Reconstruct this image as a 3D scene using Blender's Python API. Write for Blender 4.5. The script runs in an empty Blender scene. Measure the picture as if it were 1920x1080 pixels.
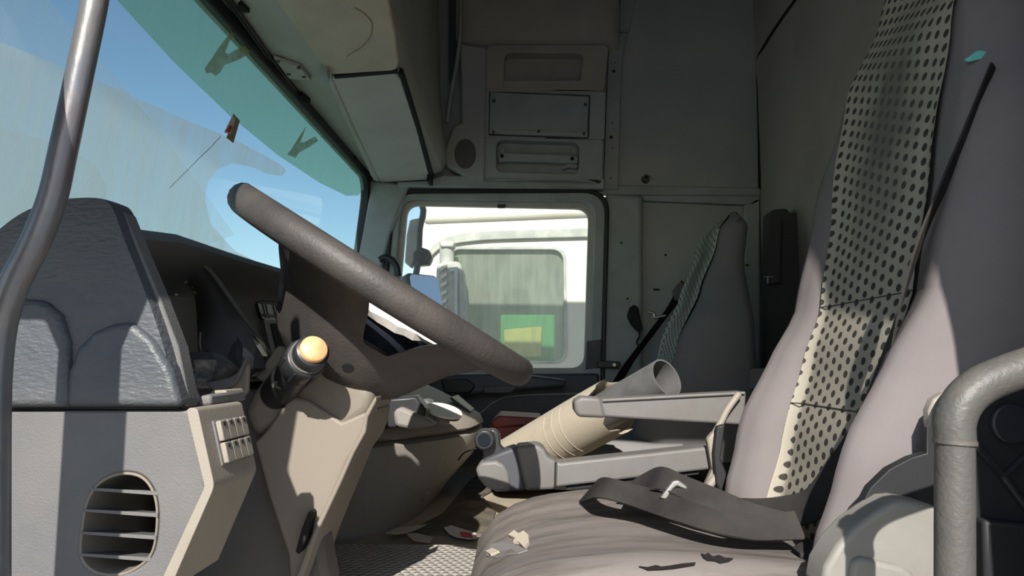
import bpy, bmesh, math, random
from mathutils import Vector, Matrix
random.seed(7)
# ------------------------------------------------------------------ camera, sky, sun, exposure
scene = bpy.context.scene
COL = scene.collection
FPX = 1330.0
PITCH = math.atan(137 / FPX)
YAW = math.atan(35 / FPX * math.cos(PITCH))
FW = Vector((-math.sin(YAW) * math.cos(PITCH), math.cos(YAW) * math.cos(PITCH), math.sin(PITCH)))
RT = Vector((math.cos(YAW), math.sin(YAW), 0))
UP = RT.cross(FW)
cam_d = bpy.data.cameras.new('camera'); cam = bpy.data.objects.new('camera', cam_d); COL.objects.link(cam)
cam_d.sensor_width = 36; cam_d.lens = FPX / 1920 * 36; cam_d.clip_start = 0.02; cam_d.clip_end = 500
cam.matrix_world = Matrix(((RT.x, UP.x, -FW.x, 0), (RT.y, UP.y, -FW.y, 0), (RT.z, UP.z, -FW.z, 0), (0, 0, 0, 1)))
scene.camera = cam
scene.view_settings.view_transform = 'Standard'
scene.view_settings.look = 'None'
scene.view_settings.gamma = 1
scene.view_settings.use_curve_mapping = False
scene.view_settings.exposure = 0.0
SUN_DIR = Vector((0.05, 1.0, -0.68))
world = bpy.data.worlds.new('sky'); scene.world = world; world.use_nodes = True
wn = world.node_tree.nodes; wl = world.node_tree.links
bg = wn['Background']
sky = wn.new('ShaderNodeTexSky'); sky.sky_type = 'NISHITA'; sky.sun_disc = False
sky.sun_elevation = math.radians(34); sky.sun_rotation = math.atan2(-SUN_DIR.x, -SUN_DIR.y)
sky.air_density = 1.0; sky.dust_density = 0.6; sky.ozone_density = 1.2
wl.new(sky.outputs[0], bg.inputs[0]); bg.inputs[1].default_value = 0.18
sun_d = bpy.data.lights.new('sun', 'SUN'); sun = bpy.data.objects.new('sun', sun_d); COL.objects.link(sun)
sun_d.energy = 9.0; sun_d.angle = math.radians(0.6); sun_d.color = (1.0, 0.945, 0.87)
sun.rotation_euler = SUN_DIR.to_track_quat('-Z', 'Y').to_euler()

# ------------------------------------------------------------------ helpers
V = Vector
def ray(px, py):
    return FW * FPX + RT * (px - 960) - UP * (py - 540)
def U(px, py, Y=None, X=None, Z=None):
    r = ray(px, py)
    t = Y / r.y if Y is not None else X / r.x if X is not None else Z / r.z
    return r * t
def UP_plane(px, py, p0, n):
    r = ray(px, py)
    return r * (p0.dot(n) / r.dot(n))
WL = {}
def empty(name, loc, label=None, cat=None, group=None, kind=None):
    o = bpy.data.objects.new(name, None); COL.objects.link(o); o.location = loc; o.empty_display_size = 0.05
    WL[o.name] = V(loc); tag(o, label, cat, group, kind); return o
def tag(o, label=None, cat=None, group=None, kind=None):
    if label: o['label'] = label
    if cat: o['category'] = cat
    if group: o['group'] = group
    if kind: o['kind'] = kind
    return o
def mk(name, verts, faces, mat, parent=None, bevel=0, seg=2, smooth=True, angle=40, sub=0, solid=0, uv=None, soff=0):
    verts = [V(v) for v in verts]
    n = len(verts)
    o0 = V((sum(v.x for v in verts) / n, sum(v.y for v in verts) / n, min(v.z for v in verts)))
    me = bpy.data.meshes.new(name)
    me.from_pydata([v - o0 for v in verts], [], faces)
    bm = bmesh.new(); bm.from_mesh(me)
    if not solid: bmesh.ops.recalc_face_normals(bm, faces=bm.faces)
    if uv:
        lay = bm.loops.layers.uv.new('uv')
        bm.verts.ensure_lookup_table()
        for f in bm.faces:
            for l in f.loops: l[lay].uv = uv[l.vert.index]
    bm.to_mesh(me); bm.free()
    if smooth:
        me.shade_smooth()
        try: me.set_sharp_from_angle(angle=math.radians(angle))
        except Exception: pass
    o = bpy.data.objects.new(name, me); COL.objects.link(o)
    me.materials.append(M[mat] if isinstance(mat, str) else mat)
    WL[o.name] = o0
    if parent is not None:
        o.parent = parent; o.location = o0 - WL[parent.name]
    else: o.location = o0
    if solid:
        m = o.modifiers.new('solid', 'SOLIDIFY'); m.thickness = solid; m.offset = soff
    if bevel:
        m = o.modifiers.new('bevel', 'BEVEL'); m.width = bevel; m.segments = seg; m.limit_method = 'ANGLE'; m.angle_limit = math.radians(35)
        m.harden_normals = False
    if sub:
        m = o.modifiers.new('sub', 'SUBSURF'); m.levels = sub; m.render_levels = sub
    return o
def cr(pts, n=8, closed=False):
    pts = [V(p) for p in pts]; N = len(pts); out = []
    R = N if closed else N - 1
    for i in range(R):
        p1, p2 = pts[i], pts[(i + 1) % N]
        p0 = pts[(i - 1) % N] if closed or i > 0 else p1 * 2 - p2
        p3 = pts[(i + 2) % N] if closed or i + 2 < N else p2 * 2 - p1
        for k in range(n):
            t = k / n
            out.append(0.5 * ((2 * p1) + (p2 - p0) * t + (2 * p0 - 5 * p1 + 4 * p2 - p3) * t * t + (3 * p1 - p0 - 3 * p2 + p3) * t ** 3))
    if not closed: out.append(pts[-1].copy())
    return out
def loft(secs, cap=True, closed=False):
    n = len(secs[0]); vs = [p for s in secs for p in s]; fs = []
    R = len(secs) if closed else len(secs) - 1
    for i in range(R):
        a = i * n; b = ((i + 1) % len(secs)) * n
        for j in range(n):
            k = (j + 1) % n
            fs.append((a + j, a + k, b + k, b + j))
    if cap and not closed:
        fs.append(tuple(range(n))[::-1]); fs.append(tuple(range((len(secs) - 1) * n, len(secs) * n)))
    return vs, fs
def grid(rows):
    m = len(rows[0]); vs = [p for r in rows for p in r]; fs = []
    for i in range(len(rows) - 1):
        for j in range(m - 1):
            fs.append((i * m + j, i * m + j + 1, (i + 1) * m + j + 1, (i + 1) * m + j))
    return vs, fs
def tube_geo(path, rad, n=14, cap=True):
    path = [V(p) for p in path]; secs = []; up = None
    for i, p in enumerate(path):
        t = (path[min(i + 1, len(path) - 1)] - path[max(i - 1, 0)]).normalized()
        if up is None:
            a = V((0, 0, 1)) if abs(t.z) < 0.9 else V((1, 0, 0)); up = (a - t * a.dot(t)).normalized()
        else: up = (up - t * up.dot(t)).normalized()
        s = t.cross(up); r = rad(i / (len(path) - 1)) if callable(rad) else rad
        secs.append([p + up * r * math.cos(2 * math.pi * k / n) + s * r * math.sin(2 * math.pi * k / n) for k in range(n)])
    return loft(secs, cap)
def tube(name, path, rad, mat, parent=None, n=14, **kw):
    v, f = tube_geo(path, rad, n); return mk(name, v, f, mat, parent, angle=60, **kw)
def prism(name, pts, d, mat, parent=None, bevel=0.004, seg=2, **kw):
    """closed outline pts (3-D, planar), pushed by the vector d"""
    d = V(d); v, f = loft([[V(p) for p in pts], [V(p) + d for p in pts]]); return mk(name, v, f, mat, parent, bevel=bevel, seg=seg, **kw)
def ppx(name, px, Y0, Y1, mat, parent=None, bevel=0.004, smoothn=0, **kw):
    """outline seen at pixel positions, lying in the plane y=Y0 and running back to y=Y1"""
    pts = [U(x, y, Y=Y0) for x, y in px]
    if smoothn: pts = cr(pts, smoothn, True)
    return prism(name, pts, (0, Y1 - Y0, 0), mat, parent, bevel, **kw)
def box(name, lo, hi, mat, parent=None, bevel=0.004, **kw):
    x0, y0, z0 = lo; x1, y1, z1 = hi
    return prism(name, [(x0, y0, z0), (x1, y0, z0), (x1, y1, z0), (x0, y1, z0)], (0, 0, z1 - z0), mat, parent, bevel, **kw)
def rrect(w, h, r, n=5, cx=0, cy=0):
    out = []
    for sx, sy, a0 in ((1, 1, 0), (-1, 1, 90), (-1, -1, 180), (1, -1, 270)):
        for k in range(n + 1):
            a = math.radians(a0 + 90 * k / n)
            out.append((cx + sx * (w / 2 - r) + r * math.cos(a), cy + sy * (h / 2 - r) + r * math.sin(a)))
    return out
def rq(corners, r, n=6):
    """rounded quad in pixels: corners in order, radius r (or list) in px"""
    out = []; N = len(corners)
    for i, c in enumerate(corners):
        rr = r[i] if isinstance(r, (list, tuple)) else r
        c = V((c[0], c[1], 0)); a = V((*corners[i - 1], 0)); b = V((*corners[(i + 1) % N], 0))
        p = c + (a - c).normalized() * rr; q = c + (b - c).normalized() * rr
        for k in range(n + 1):
            t = k / n; e = p.lerp(c, t).lerp(c.lerp(q, t), t); out.append((e.x, e.y))
    return out
def ring(name, outer, inner, d, mat, parent=None, bevel=0.003, **kw):
    """frame between two outlines with the same number of points, thickness vector d"""
    o = [V(p) for p in outer]; i = [V(p) for p in inner]; d = V(d)
    v, f = loft([o, i, [p + d for p in i], [p + d for p in o]], closed=True)
    return mk(name, v, f, mat, parent, bevel=bevel, **kw)
def ringpx(name, outer, inner, Y0, Y1, mat, parent=None, bevel=0.003, **kw):
    return ring(name, [U(x, y, Y=Y0) for x, y in outer], [U(x, y, Y=Y0) for x, y in inner], (0, Y1 - Y0, 0), mat, parent, bevel, **kw)
def ribbon(name, pts, wid, wdir, mat, parent=None, th=0.0025, n=8, **kw):
    """strap: centre line pts, width wid, width directions wdir (one or one for each point)"""
    c = cr(pts, n); N = len(c)
    wd = [V(w) for w in wdir] if isinstance(wdir, list) else [V(wdir)] * len(pts)
    w = cr(wd, n); secs = []
    for i, p in enumerate(c):
        t = (c[min(i + 1, N - 1)] - c[max(i - 1, 0)]).normalized()
        a = w[i] - t * w[i].dot(t); a.normalize(); nn = t.cross(a)
        h = a * (wid(i / (N - 1)) if callable(wid) else wid) / 2; k = nn * th / 2
        secs.append([p - h - k, p + h - k, p + h + k, p - h + k])
    v, f = loft(secs); return mk(name, v, f, mat, parent, angle=50, **kw)
def interp(tab, x):
    if x <= tab[0][0]: return tab[0][1]
    for (a, fa), (b, fb) in zip(tab, tab[1:]):
        if x <= b:
            t = (x - a) / (b - a); t = t * t * (3 - 2 * t) * 0.5 + t * 0.5; return fa + (fb - fa) * t
    return tab[-1][1]
def disc(name, c, axis, r, depth, mat, parent=None, n=20, bevel=0.001, r2=None):
    c = V(c); ax = V(axis).normalized()
    a = V((0, 0, 1)) if abs(ax.z) < 0.9 else V((1, 0, 0)); u = (a - ax * a.dot(ax)).normalized(); w = ax.cross(u)
    s = [[c + ax * d + (u * math.cos(2 * math.pi * k / n) + w * math.sin(2 * math.pi * k / n)) * q for k in range(n)] for d, q in ((0, r), (depth, r2 if r2 is not None else r))]
    v, f = loft(s); return mk(name, v, f, mat, parent, bevel=bevel, angle=50)

from mathutils.bvhtree import BVHTree
def surf(v, f):
    return BVHTree.FromPolygons([tuple(p) for p in v], [tuple(q) for q in f])
def hit(tree, px, py, lift=0.0):
    r = ray(px, py).normalized(); p, n, _, _ = tree.ray_cast(V((0, 0, 0)), r)
    if p is None: return None
    if n.dot(r) > 0: n = -n
    return p + n * lift, n
def decal(name, tree, px, mat, parent, lift=0.0008, th=0.0016):
    h = [hit(tree, x, y, lift) for x, y in px]; h = [q for q in h if q]
    if len(h) < 3: return None
    a = [q[0] for q in h]; b = [q[0] + q[1] * th for q in h]; v, f = loft([a, b]); return mk(name, v, f, mat, parent, smooth=False)
# ------------------------------------------------------------------ materials
M = {}
def mat(name, col, rough=0.6, metal=0.0, col2=None, nscale=8, namt=1.0, nlo=0.4, nhi=0.65, bump=0.0, bscale=200, spec=0.4, stretch=None, btype='noise', col3=None, n3=2.0):
    m = bpy.data.materials.new(name); m.use_nodes = True; nt = m.node_tree; N = nt.nodes; L = nt.links
    b = N['Principled BSDF']; b.inputs['Roughness'].default_value = rough; b.inputs['Metallic'].default_value = metal
    b.inputs['Specular IOR Level'].default_value = spec
    b.inputs['Base Color'].default_value = (*col, 1)
    tc = N.new('ShaderNodeTexCoord'); co = tc.outputs['Object']
    if stretch:
        mp = N.new('ShaderNodeMapping'); mp.inputs['Scale'].default_value = stretch; L.new(co, mp.inputs[0]); cs = mp.outputs[0]
    else: cs = co
    last = None
    for k, (c2, sc) in enumerate(((col2, nscale), (col3, n3))):
        if not c2: continue
        nz = N.new('ShaderNodeTexNoise'); nz.inputs['Scale'].default_value = sc; nz.inputs['Detail'].default_value = 6; nz.inputs['Roughness'].default_value = 0.62
        L.new(cs if k == 0 else co, nz.inputs['Vector'])
        rp = N.new('ShaderNodeMapRange'); rp.inputs[1].default_value = nlo; rp.inputs[2].default_value = nhi; rp.inputs[4].default_value = namt
        L.new(nz.outputs[0], rp.inputs[0])
        mx = N.new('ShaderNodeMix'); mx.data_type = 'RGBA'
        if last is None: mx.inputs[6].default_value = (*col, 1)
        else: L.new(last, mx.inputs[6])
        mx.inputs[7].default_value = (*c2, 1)
        L.new(rp.outputs[0], mx.inputs[0]); last = mx.outputs[2]
    if last is not None: L.new(last, b.inputs['Base Color'])
    if bump:
        if btype == 'noise':
            t = N.new('ShaderNodeTexNoise'); t.inputs['Scale'].default_value = bscale; t.inputs['Detail'].default_value = 3; h = t.outputs[0]
        else:
            t = N.new('ShaderNodeTexVoronoi'); t.inputs['Scale'].default_value = bscale; t.feature = 'F1'; h = t.outputs['Distance']
        L.new(cs if stretch else co, t.inputs['Vector'])
        bp = N.new('ShaderNodeBump'); bp.inputs['Strength'].default_value = bump; bp.inputs['Distance'].default_value = 0.002
        L.new(h, bp.inputs['Height']); L.new(bp.outputs[0], b.inputs['Normal'])
    M[name] = m; return m
mat('trim_grey', (0.36, 0.395, 0.395), 0.6, col2=(0.28, 0.305, 0.3), nscale=5, bump=0.15, bscale=500)
mat('trim_upper', (0.395, 0.41, 0.395), 0.7, col2=(0.32, 0.355, 0.36), nscale=3, bump=0.1, bscale=350)
mat('rear_panel', (0.40, 0.375, 0.34), 0.8, col2=(0.34, 0.315, 0.28), nscale=3, bump=0.1, bscale=350)
mat('roof_lining', (0.42, 0.385, 0.35), 0.9, col2=(0.35, 0.315, 0.285), nscale=4, bump=0.3, bscale=600)
mat('visor_tan', (0.56, 0.5, 0.385), 0.7, col2=(0.47, 0.41, 0.31), nscale=7, bump=0.08, bscale=300)
mat('visor_grey', (0.52, 0.52, 0.47), 0.65, col2=(0.46, 0.455, 0.41), nscale=5, bump=0.08, bscale=300)
mat('header_grey', (0.46, 0.46, 0.41), 0.6, col2=(0.4, 0.395, 0.35), nscale=6, bump=0.1, bscale=300)
mat('rubber', (0.018, 0.019, 0.02), 0.5)
mat('black_plastic', (0.022, 0.023, 0.026), 0.38, bump=0.05, bscale=500)
mat('dash_dark', (0.052, 0.060, 0.072), 0.45, col2=(0.080, 0.084, 0.088), nscale=6, bump=0.7, bscale=240, stretch=(0.55, 1, 1.25))
mat('dash_low', (0.100, 0.100, 0.104), 0.62, col2=(0.128, 0.126, 0.120), nscale=7, bump=0.3, bscale=600)
mat('dash_face', (0.1, 0.105, 0.11), 0.55, col2=(0.15, 0.145, 0.135), nscale=5, nlo=0.5, nhi=0.8, bump=0.2, bscale=500)
mat('cream', (0.24, 0.215, 0.178), 0.55, col2=(0.17, 0.145, 0.115), nscale=9, nlo=0.5, nhi=0.8, bump=0.15, bscale=500)
mat('column_plastic', (0.185, 0.162, 0.132), 0.6, col2=(0.12, 0.1, 0.08), nscale=7, nlo=0.5, nhi=0.8, bump=0.12, bscale=500)
mat('knee_plastic', (0.091, 0.087, 0.087), 0.6, col2=(0.119, 0.108, 0.098), nscale=6, bump=0.2, bscale=500)
mat('wheel_foam', (0.036, 0.034, 0.033), 0.55, col2=(0.072, 0.06, 0.051), nscale=9, nlo=0.45, nhi=0.75, bump=0.3, bscale=260)
mat('wheel_pad', (0.012, 0.015, 0.021), 0.9, spec=0.04, bump=0.2, bscale=500)
mat('console_plastic', (0.2, 0.19, 0.175), 0.65, col2=(0.192, 0.164, 0.128), nscale=10, nlo=0.5, nhi=0.78, bump=0.2, bscale=300, stretch=(6, 6, 1.2))
mat('console_top', (0.22, 0.20, 0.168), 0.6, col2=(0.203, 0.176, 0.143), nscale=10, nlo=0.5, nhi=0.8, bump=0.1, bscale=300)
mat('fabric', (0.182, 0.164, 0.163), 0.95, col2=(0.165, 0.148, 0.147), nscale=6, bump=0.25, bscale=1200, spec=0.1)
mat('fabric_worn', (0.175, 0.157, 0.148), 0.95, col2=(0.088,0.076,0.068), nscale=5, nlo=0.42, nhi=0.7, bump=0.4, bscale=500, spec=0.1, stretch=(1, 5, 2))
mat('fabric_dark', (0.17, 0.165, 0.165), 0.95, bump=0.2, bscale=1000, spec=0.1)
mat('bunk_dark', (0.06, 0.062, 0.062), 0.9)
mat('belt', (0.022, 0.021, 0.021), 0.85, col2=(0.04, 0.037, 0.034), nscale=9, bump=0.4, bscale=900, spec=0.15)
mat('arm_plastic', (0.125, 0.122, 0.118), 0.55, col2=(0.105, 0.1, 0.095), nscale=9, bump=0.1, bscale=400)
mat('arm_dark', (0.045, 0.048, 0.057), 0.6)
mat('seat_plastic', (0.2, 0.195, 0.178), 0.5, col2=(0.165, 0.158, 0.14), nscale=8, bump=0.08, bscale=400)
mat('seat_shell', (0.012, 0.013, 0.015), 0.6)
mat('metal', (0.5, 0.49, 0.47), 0.35, metal=0.9)
mat('screw', (0.09, 0.088, 0.082), 0.5, metal=0.3)
mat('handle_paint', (0.17, 0.18, 0.195), 0.36, metal=0.55, col2=(0.140, 0.077, 0.056), nscale=6, nlo=0.47, nhi=0.62, bump=0.1, bscale=300, stretch=(1, 1, 0.35), col3=(0.252, 0.231, 0.196), n3=5)
mat('handle_rough', (0.07, 0.068, 0.062), 0.5, col2=(0.115, 0.103, 0.083), nscale=14, nlo=0.45, nhi=0.75, bump=0.3, bscale=260)
mat('floor', (0.27, 0.235, 0.18), 0.95, col2=(0.36, 0.305, 0.225), nscale=7, nlo=0.45, nhi=0.7, bump=0.3, bscale=200, spec=0.1)
mat('carpet', (0.085, 0.08, 0.065), 1.0, col2=(0.15, 0.13, 0.10), nscale=12, bump=0.6, bscale=500, spec=0.05)
mat('tube_card', (0.354, 0.313, 0.245), 0.7, col2=(0.245, 0.204, 0.150), nscale=8, nlo=0.5, nhi=0.78, bump=0.2, bscale=120)
mat('tube_inner', (0.11, 0.11, 0.11), 0.55, col2=(0.07, 0.07, 0.07), nscale=9, bump=0.1, bscale=300)
mat('red', (0.16, 0.022, 0.02), 0.5, col2=(0.11, 0.02, 0.018), nscale=9)
mat('paper', (0.576, 0.552, 0.512), 0.8)
mat('paper_red', (0.50, 0.05, 0.05), 0.8)
mat('card_white', (0.640, 0.608, 0.544), 0.5)
mat('orange', (0.680, 0.416, 0.224), 0.45, col2=(0.640, 0.320, 0.128), nscale=60)
mat('teal', (0.16, 0.55, 0.50), 0.6)
mat('truck_white', (0.576, 0.554, 0.475), 0.5, col2=(0.504, 0.475, 0.396), nscale=2)
mat('truck_grey', (0.28, 0.29, 0.27), 0.8, col2=(0.40, 0.40, 0.36), nscale=9)
mat('truck_inner', (0.50, 0.52, 0.46), 0.9)
mat('green', (0.15, 0.42, 0.21), 0.7)
mat('yellow', (0.75, 0.66, 0.26), 0.8)
mat('sand', (0.34, 0.34, 0.345), 1.0, col2=(0.29, 0.29, 0.295), nscale=0.6)
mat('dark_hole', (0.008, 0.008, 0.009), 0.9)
mat('foam', (0.434, 0.385, 0.308), 0.95, bump=0.5, bscale=200)
mat('tear', (0.006, 0.004, 0.004), 1.0)
mat('mirror', (0.8, 0.8, 0.8), 0.03, metal=1.0)
mat('smear', (0.30, 0.22, 0.13), 0.9)
mat('clear_shard', (0.28, 0.22, 0.16), 0.3)
mat('bag', (0.06, 0.06, 0.065), 0.3, col2=(0.22, 0.22, 0.22), nscale=30, nlo=0.55, nhi=0.7)

def glass_mat(name, tint, dust, dustcol, nscale=3, streak=None, gloss=0.05):
    m = bpy.data.materials.new(name); m.use_nodes = True; nt = m.node_tree; N = nt.nodes; L = nt.links
    N.remove(N['Principled BSDF']); out = N['Material Output']
    tr = N.new('ShaderNodeBsdfTransparent'); tr.inputs[0].default_value = (*tint, 1)
    gl = N.new('ShaderNodeBsdfGlossy'); gl.inputs['Roughness'].default_value = 0.02
    fr = N.new('ShaderNodeFresnel'); fr.inputs[0].default_value = 1.3
    m1 = N.new('ShaderNodeMixShader'); ml = N.new('ShaderNodeMath'); ml.operation = 'MULTIPLY'; ml.inputs[1].default_value = gloss * 10
    L.new(fr.outputs[0], ml.inputs[0]); L.new(ml.outputs[0], m1.inputs[0]); L.new(tr.outputs[0], m1.inputs[1]); L.new(gl.outputs[0], m1.inputs[2])
    tl = N.new('ShaderNodeBsdfTranslucent'); tl.inputs[0].default_value = (*dustcol, 1)
    df = N.new('ShaderNodeBsdfDiffuse'); df.inputs[0].default_value = (*dustcol, 1)
    md = N.new('ShaderNodeMixShader'); md.inputs[0].default_value = 0.35; L.new(tl.outputs[0], md.inputs[1]); L.new(df.outputs[0], md.inputs[2])
    tc = N.new('ShaderNodeTexCoord'); mp = N.new('ShaderNodeMapping'); mp.inputs['Scale'].default_value = streak or (1, 1, 1)
    L.new(tc.outputs['Object'], mp.inputs[0])
    nz = N.new('ShaderNodeTexNoise'); nz.inputs['Scale'].default_value = nscale; nz.inputs['Detail'].default_value = 5; L.new(mp.outputs[0], nz.inputs['Vector'])
    rp = N.new('ShaderNodeMapRange'); rp.inputs[1].default_value = 0.35; rp.inputs[2].default_value = 0.7; rp.inputs[3].default_value = dust * 0.8; rp.inputs[4].default_value = dust * 1.25
    L.new(nz.outputs[0], rp.inputs[0])
    m2 = N.new('ShaderNodeMixShader'); L.new(rp.outputs[0], m2.inputs[0]); L.new(m1.outputs[0], m2.inputs[1]); L.new(md.outputs[0], m2.inputs[2])
    L.new(m2.outputs[0], out.inputs['Surface']); M[name] = m; return m
glass_mat('windshield_glass', (0.55, 0.70, 0.68), 0.03, (0.85, 0.85, 0.8), 5, (1, 9, 0.8))
glass_mat('dust_film', (1, 1, 1), 0.58, (1.0, 0.98, 0.90), 5, (1, 7, 0.8), gloss=0)
glass_mat('dust_film_thin', (1, 1, 1), 0.26, (1.0, 0.98, 0.90), 5, (1, 7, 0.8), gloss=0)
glass_mat('smear_film', (1, 1, 1), 0.55, (0.42, 0.36, 0.22), 30, None, gloss=0)
glass_mat('sunband', (0.55, 0.72, 0.50), 0.30, (0.50, 0.72, 0.55), 5, (1, 3, 1), gloss=0)
glass_mat('door_glass', (0.90, 0.95, 0.90), 0.10, (0.85, 0.9, 0.8), 6, (6, 1, 1))
glass_mat('truck_glass', (0.75, 0.84, 0.76), 0.45, (0.66, 0.72, 0.62), 4, (5, 1, 1), gloss=0.03)

def dots_mat(name, light, dark, stain):
    """cloth printed with staggered dark dots, uv in metres"""
    m = bpy.data.materials.new(name); m.use_nodes = True; nt = m.node_tree; N = nt.nodes; L = nt.links
    b = N['Principled BSDF']; b.inputs['Roughness'].default_value = 0.95; b.inputs['Specular IOR Level'].default_value = 0.1
    uv = N.new('ShaderNodeUVMap'); uv.uv_map = 'uv'
    def lattice(off):
        mp = N.new('ShaderNodeMapping'); mp.inputs['Scale'].default_value = (1 / 0.046, 1 / 0.0185, 1); mp.inputs['Location'].default_value = (off, off, 0)
        L.new(uv.outputs[0], mp.inputs[0])
        fr = N.new('ShaderNodeVectorMath'); fr.operation = 'FRACTION'; L.new(mp.outputs[0], fr.inputs[0])
        sb = N.new('ShaderNodeVectorMath'); sb.operation = 'SUBTRACT'; sb.inputs[1].default_value = (0.5, 0.5, 0); L.new(fr.outputs[0], sb.inputs[0])
        sc = N.new('ShaderNodeVectorMath'); sc.operation = 'MULTIPLY'; sc.inputs[1].default_value = (0.046 * 0.80, 0.0185, 0); L.new(sb.outputs[0], sc.inputs[0])
        ln = N.new('ShaderNodeVectorMath'); ln.operation = 'LENGTH'; L.new(sc.outputs[0], ln.inputs[0]); return ln.outputs['Value']
    mn = N.new('ShaderNodeMath'); mn.operation = 'MINIMUM'; L.new(lattice(0), mn.inputs[0]); L.new(lattice(0.5), mn.inputs[1])
    rp = N.new('ShaderNodeMapRange'); rp.inputs[1].default_value = 0.0047; rp.inputs[2].default_value = 0.0055; L.new(mn.outputs[0], rp.inputs[0])
    mx = N.new('ShaderNodeMix'); mx.data_type = 'RGBA'; mx.inputs[6].default_value = (*dark, 1); mx.inputs[7].default_value = (*light, 1); L.new(rp.outputs[0], mx.inputs[0])
    # greasy stain of its own shape on the head part
    sb = N.new('ShaderNodeVectorMath'); sb.operation = 'SUBTRACT'; sb.inputs[1].default_value = stain; L.new(uv.outputs[0], sb.inputs[0])
    sc = N.new('ShaderNodeVectorMath'); sc.operation = 'MULTIPLY'; sc.inputs[1].default_value = (1 / 0.12, 1 / 0.25, 0); L.new(sb.outputs[0], sc.inputs[0])
    ln = N.new('ShaderNodeVectorMath'); ln.operation = 'LENGTH'; L.new(sc.outputs[0], ln.inputs[0])
    nz = N.new('ShaderNodeTexNoise'); nz.inputs['Scale'].default_value = 14; L.new(uv.outputs[0], nz.inputs['Vector'])
    ad = N.new('ShaderNodeMath'); ad.operation = 'ADD'; L.new(ln.outputs['Value'], ad.inputs[0]); L.new(nz.outputs[0], ad.inputs[1])
    r2 = N.new('ShaderNodeMapRange'); r2.inputs[1].default_value = 0.7; r2.inputs[2].default_value = 1.5; r2.inputs[3].default_value = 0.82; r2.inputs[4].default_value = 0.0; L.new(ad.outputs[0], r2.inputs[0])
    m2 = N.new('ShaderNodeMix'); m2.data_type = 'RGBA'; L.new(r2.outputs[0], m2.inputs[0]); L.new(mx.outputs[2], m2.inputs[6]); m2.inputs[7].default_value = (0.10, 0.098, 0.09, 1)
    L.new(m2.outputs[2], b.inputs['Base Color'])
    bp = N.new('ShaderNodeBump'); bp.inputs['Strength'].default_value = 0.5; bp.inputs['Distance'].default_value = 0.001; L.new(rp.outputs[0], bp.inputs['Height']); L.new(bp.outputs[0], b.inputs['Normal'])
    M[name] = m
dots_mat('dot_cloth', (0.33, 0.305, 0.25), (0.05, 0.045, 0.042), (0.0, 0.34, 0))
dots_mat('dot_cloth_small', (0.40, 0.40, 0.33), (0.045, 0.045, 0.042), (0.0, 0.27, 0))
def mat_dots_rubber():
    m = mat('mat_rubber', (0.3, 0.28, 0.26), 0.8, col2=(0.38, 0.345, 0.3), nscale=6)
    N = m.node_tree.nodes; L = m.node_tree.links
    tc = N.new('ShaderNodeTexCoord')
    vs = []
    for off in (0, 0.5):
        mp = N.new('ShaderNodeMapping'); mp.inputs['Scale'].default_value = (1 / 0.016, 1 / 0.0277, 1); mp.inputs['Location'].default_value = (off, off, 0); L.new(tc.outputs['Object'], mp.inputs[0])
        fr = N.new('ShaderNodeVectorMath'); fr.operation = 'FRACTION'; L.new(mp.outputs[0], fr.inputs[0])
        sb = N.new('ShaderNodeVectorMath'); sb.operation = 'SUBTRACT'; sb.inputs[1].default_value = (0.5, 0.5, 0); L.new(fr.outputs[0], sb.inputs[0])
        sc = N.new('ShaderNodeVectorMath'); sc.operation = 'MULTIPLY'; sc.inputs[1].default_value = (0.016, 0.0277, 0); L.new(sb.outputs[0], sc.inputs[0])
        ln = N.new('ShaderNodeVectorMath'); ln.operation = 'LENGTH'; L.new(sc.outputs[0], ln.inputs[0]); vs.append(ln.outputs['Value'])
    mn = N.new('ShaderNodeMath'); mn.operation = 'MINIMUM'; L.new(vs[0], mn.inputs[0]); L.new(vs[1], mn.inputs[1])
    rp = N.new('ShaderNodeMapRange'); rp.inputs[1].default_value = 0.003; rp.inputs[2].default_value = 0.007; rp.inputs[3].default_value = 1; rp.inputs[4].default_value = 0; L.new(mn.outputs[0], rp.inputs[0])
    bp = N.new('ShaderNodeBump'); bp.inputs['Strength'].default_value = 1.0; bp.inputs['Distance'].default_value = 0.003; L.new(rp.outputs[0], bp.inputs['Height'])
    L.new(bp.outputs[0], N['Principled BSDF'].inputs['Normal'])
mat_dots_rubber()

ZF = -0.36       # cab floor
YN, YF = 0.42, 2.65   # inner planes of the driver side and the passenger side
XB = 0.87        # back wall
XW0, ZW0, XW1, ZW1 = -0.62, 0.70, -0.69, 0.05   # windscreen: top and bottom line
ZC = 1.42        # ceiling
# ------------------------------------------------------------------ the place outside
o = mk('ground', [(-60, -60, -1.7), (60, -60, -1.7), (60, 60, -1.7), (-60, 60, -1.7)], [(0, 1, 2, 3)], 'sand'); tag(o, 'pale sandy yard outside the cab', 'ground', kind='structure')
# ------------------------------------------------------------------ room shell
o = box('floor', (-0.9, YN, ZF - 0.05), (XB, YF + 0.05, ZF), 'floor', bevel=0); tag(o, 'dusty beige cab floor between the seats', 'floor', kind='structure')
o = box('ceiling', (-0.66, YN - 0.04, ZC), (XB + 0.05, YF + 0.08, ZC + 0.04), 'roof_lining', bevel=0); tag(o, 'high roof lining of the truck cab', 'ceiling', kind='structure')
o = box('wall_back', (XB, YN, ZF), (XB + 0.04, YF + 0.05, ZC), 'rear_panel', bevel=0); tag(o, 'plain grey rear wall of the cab behind the seats', 'wall', kind='structure')
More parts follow.
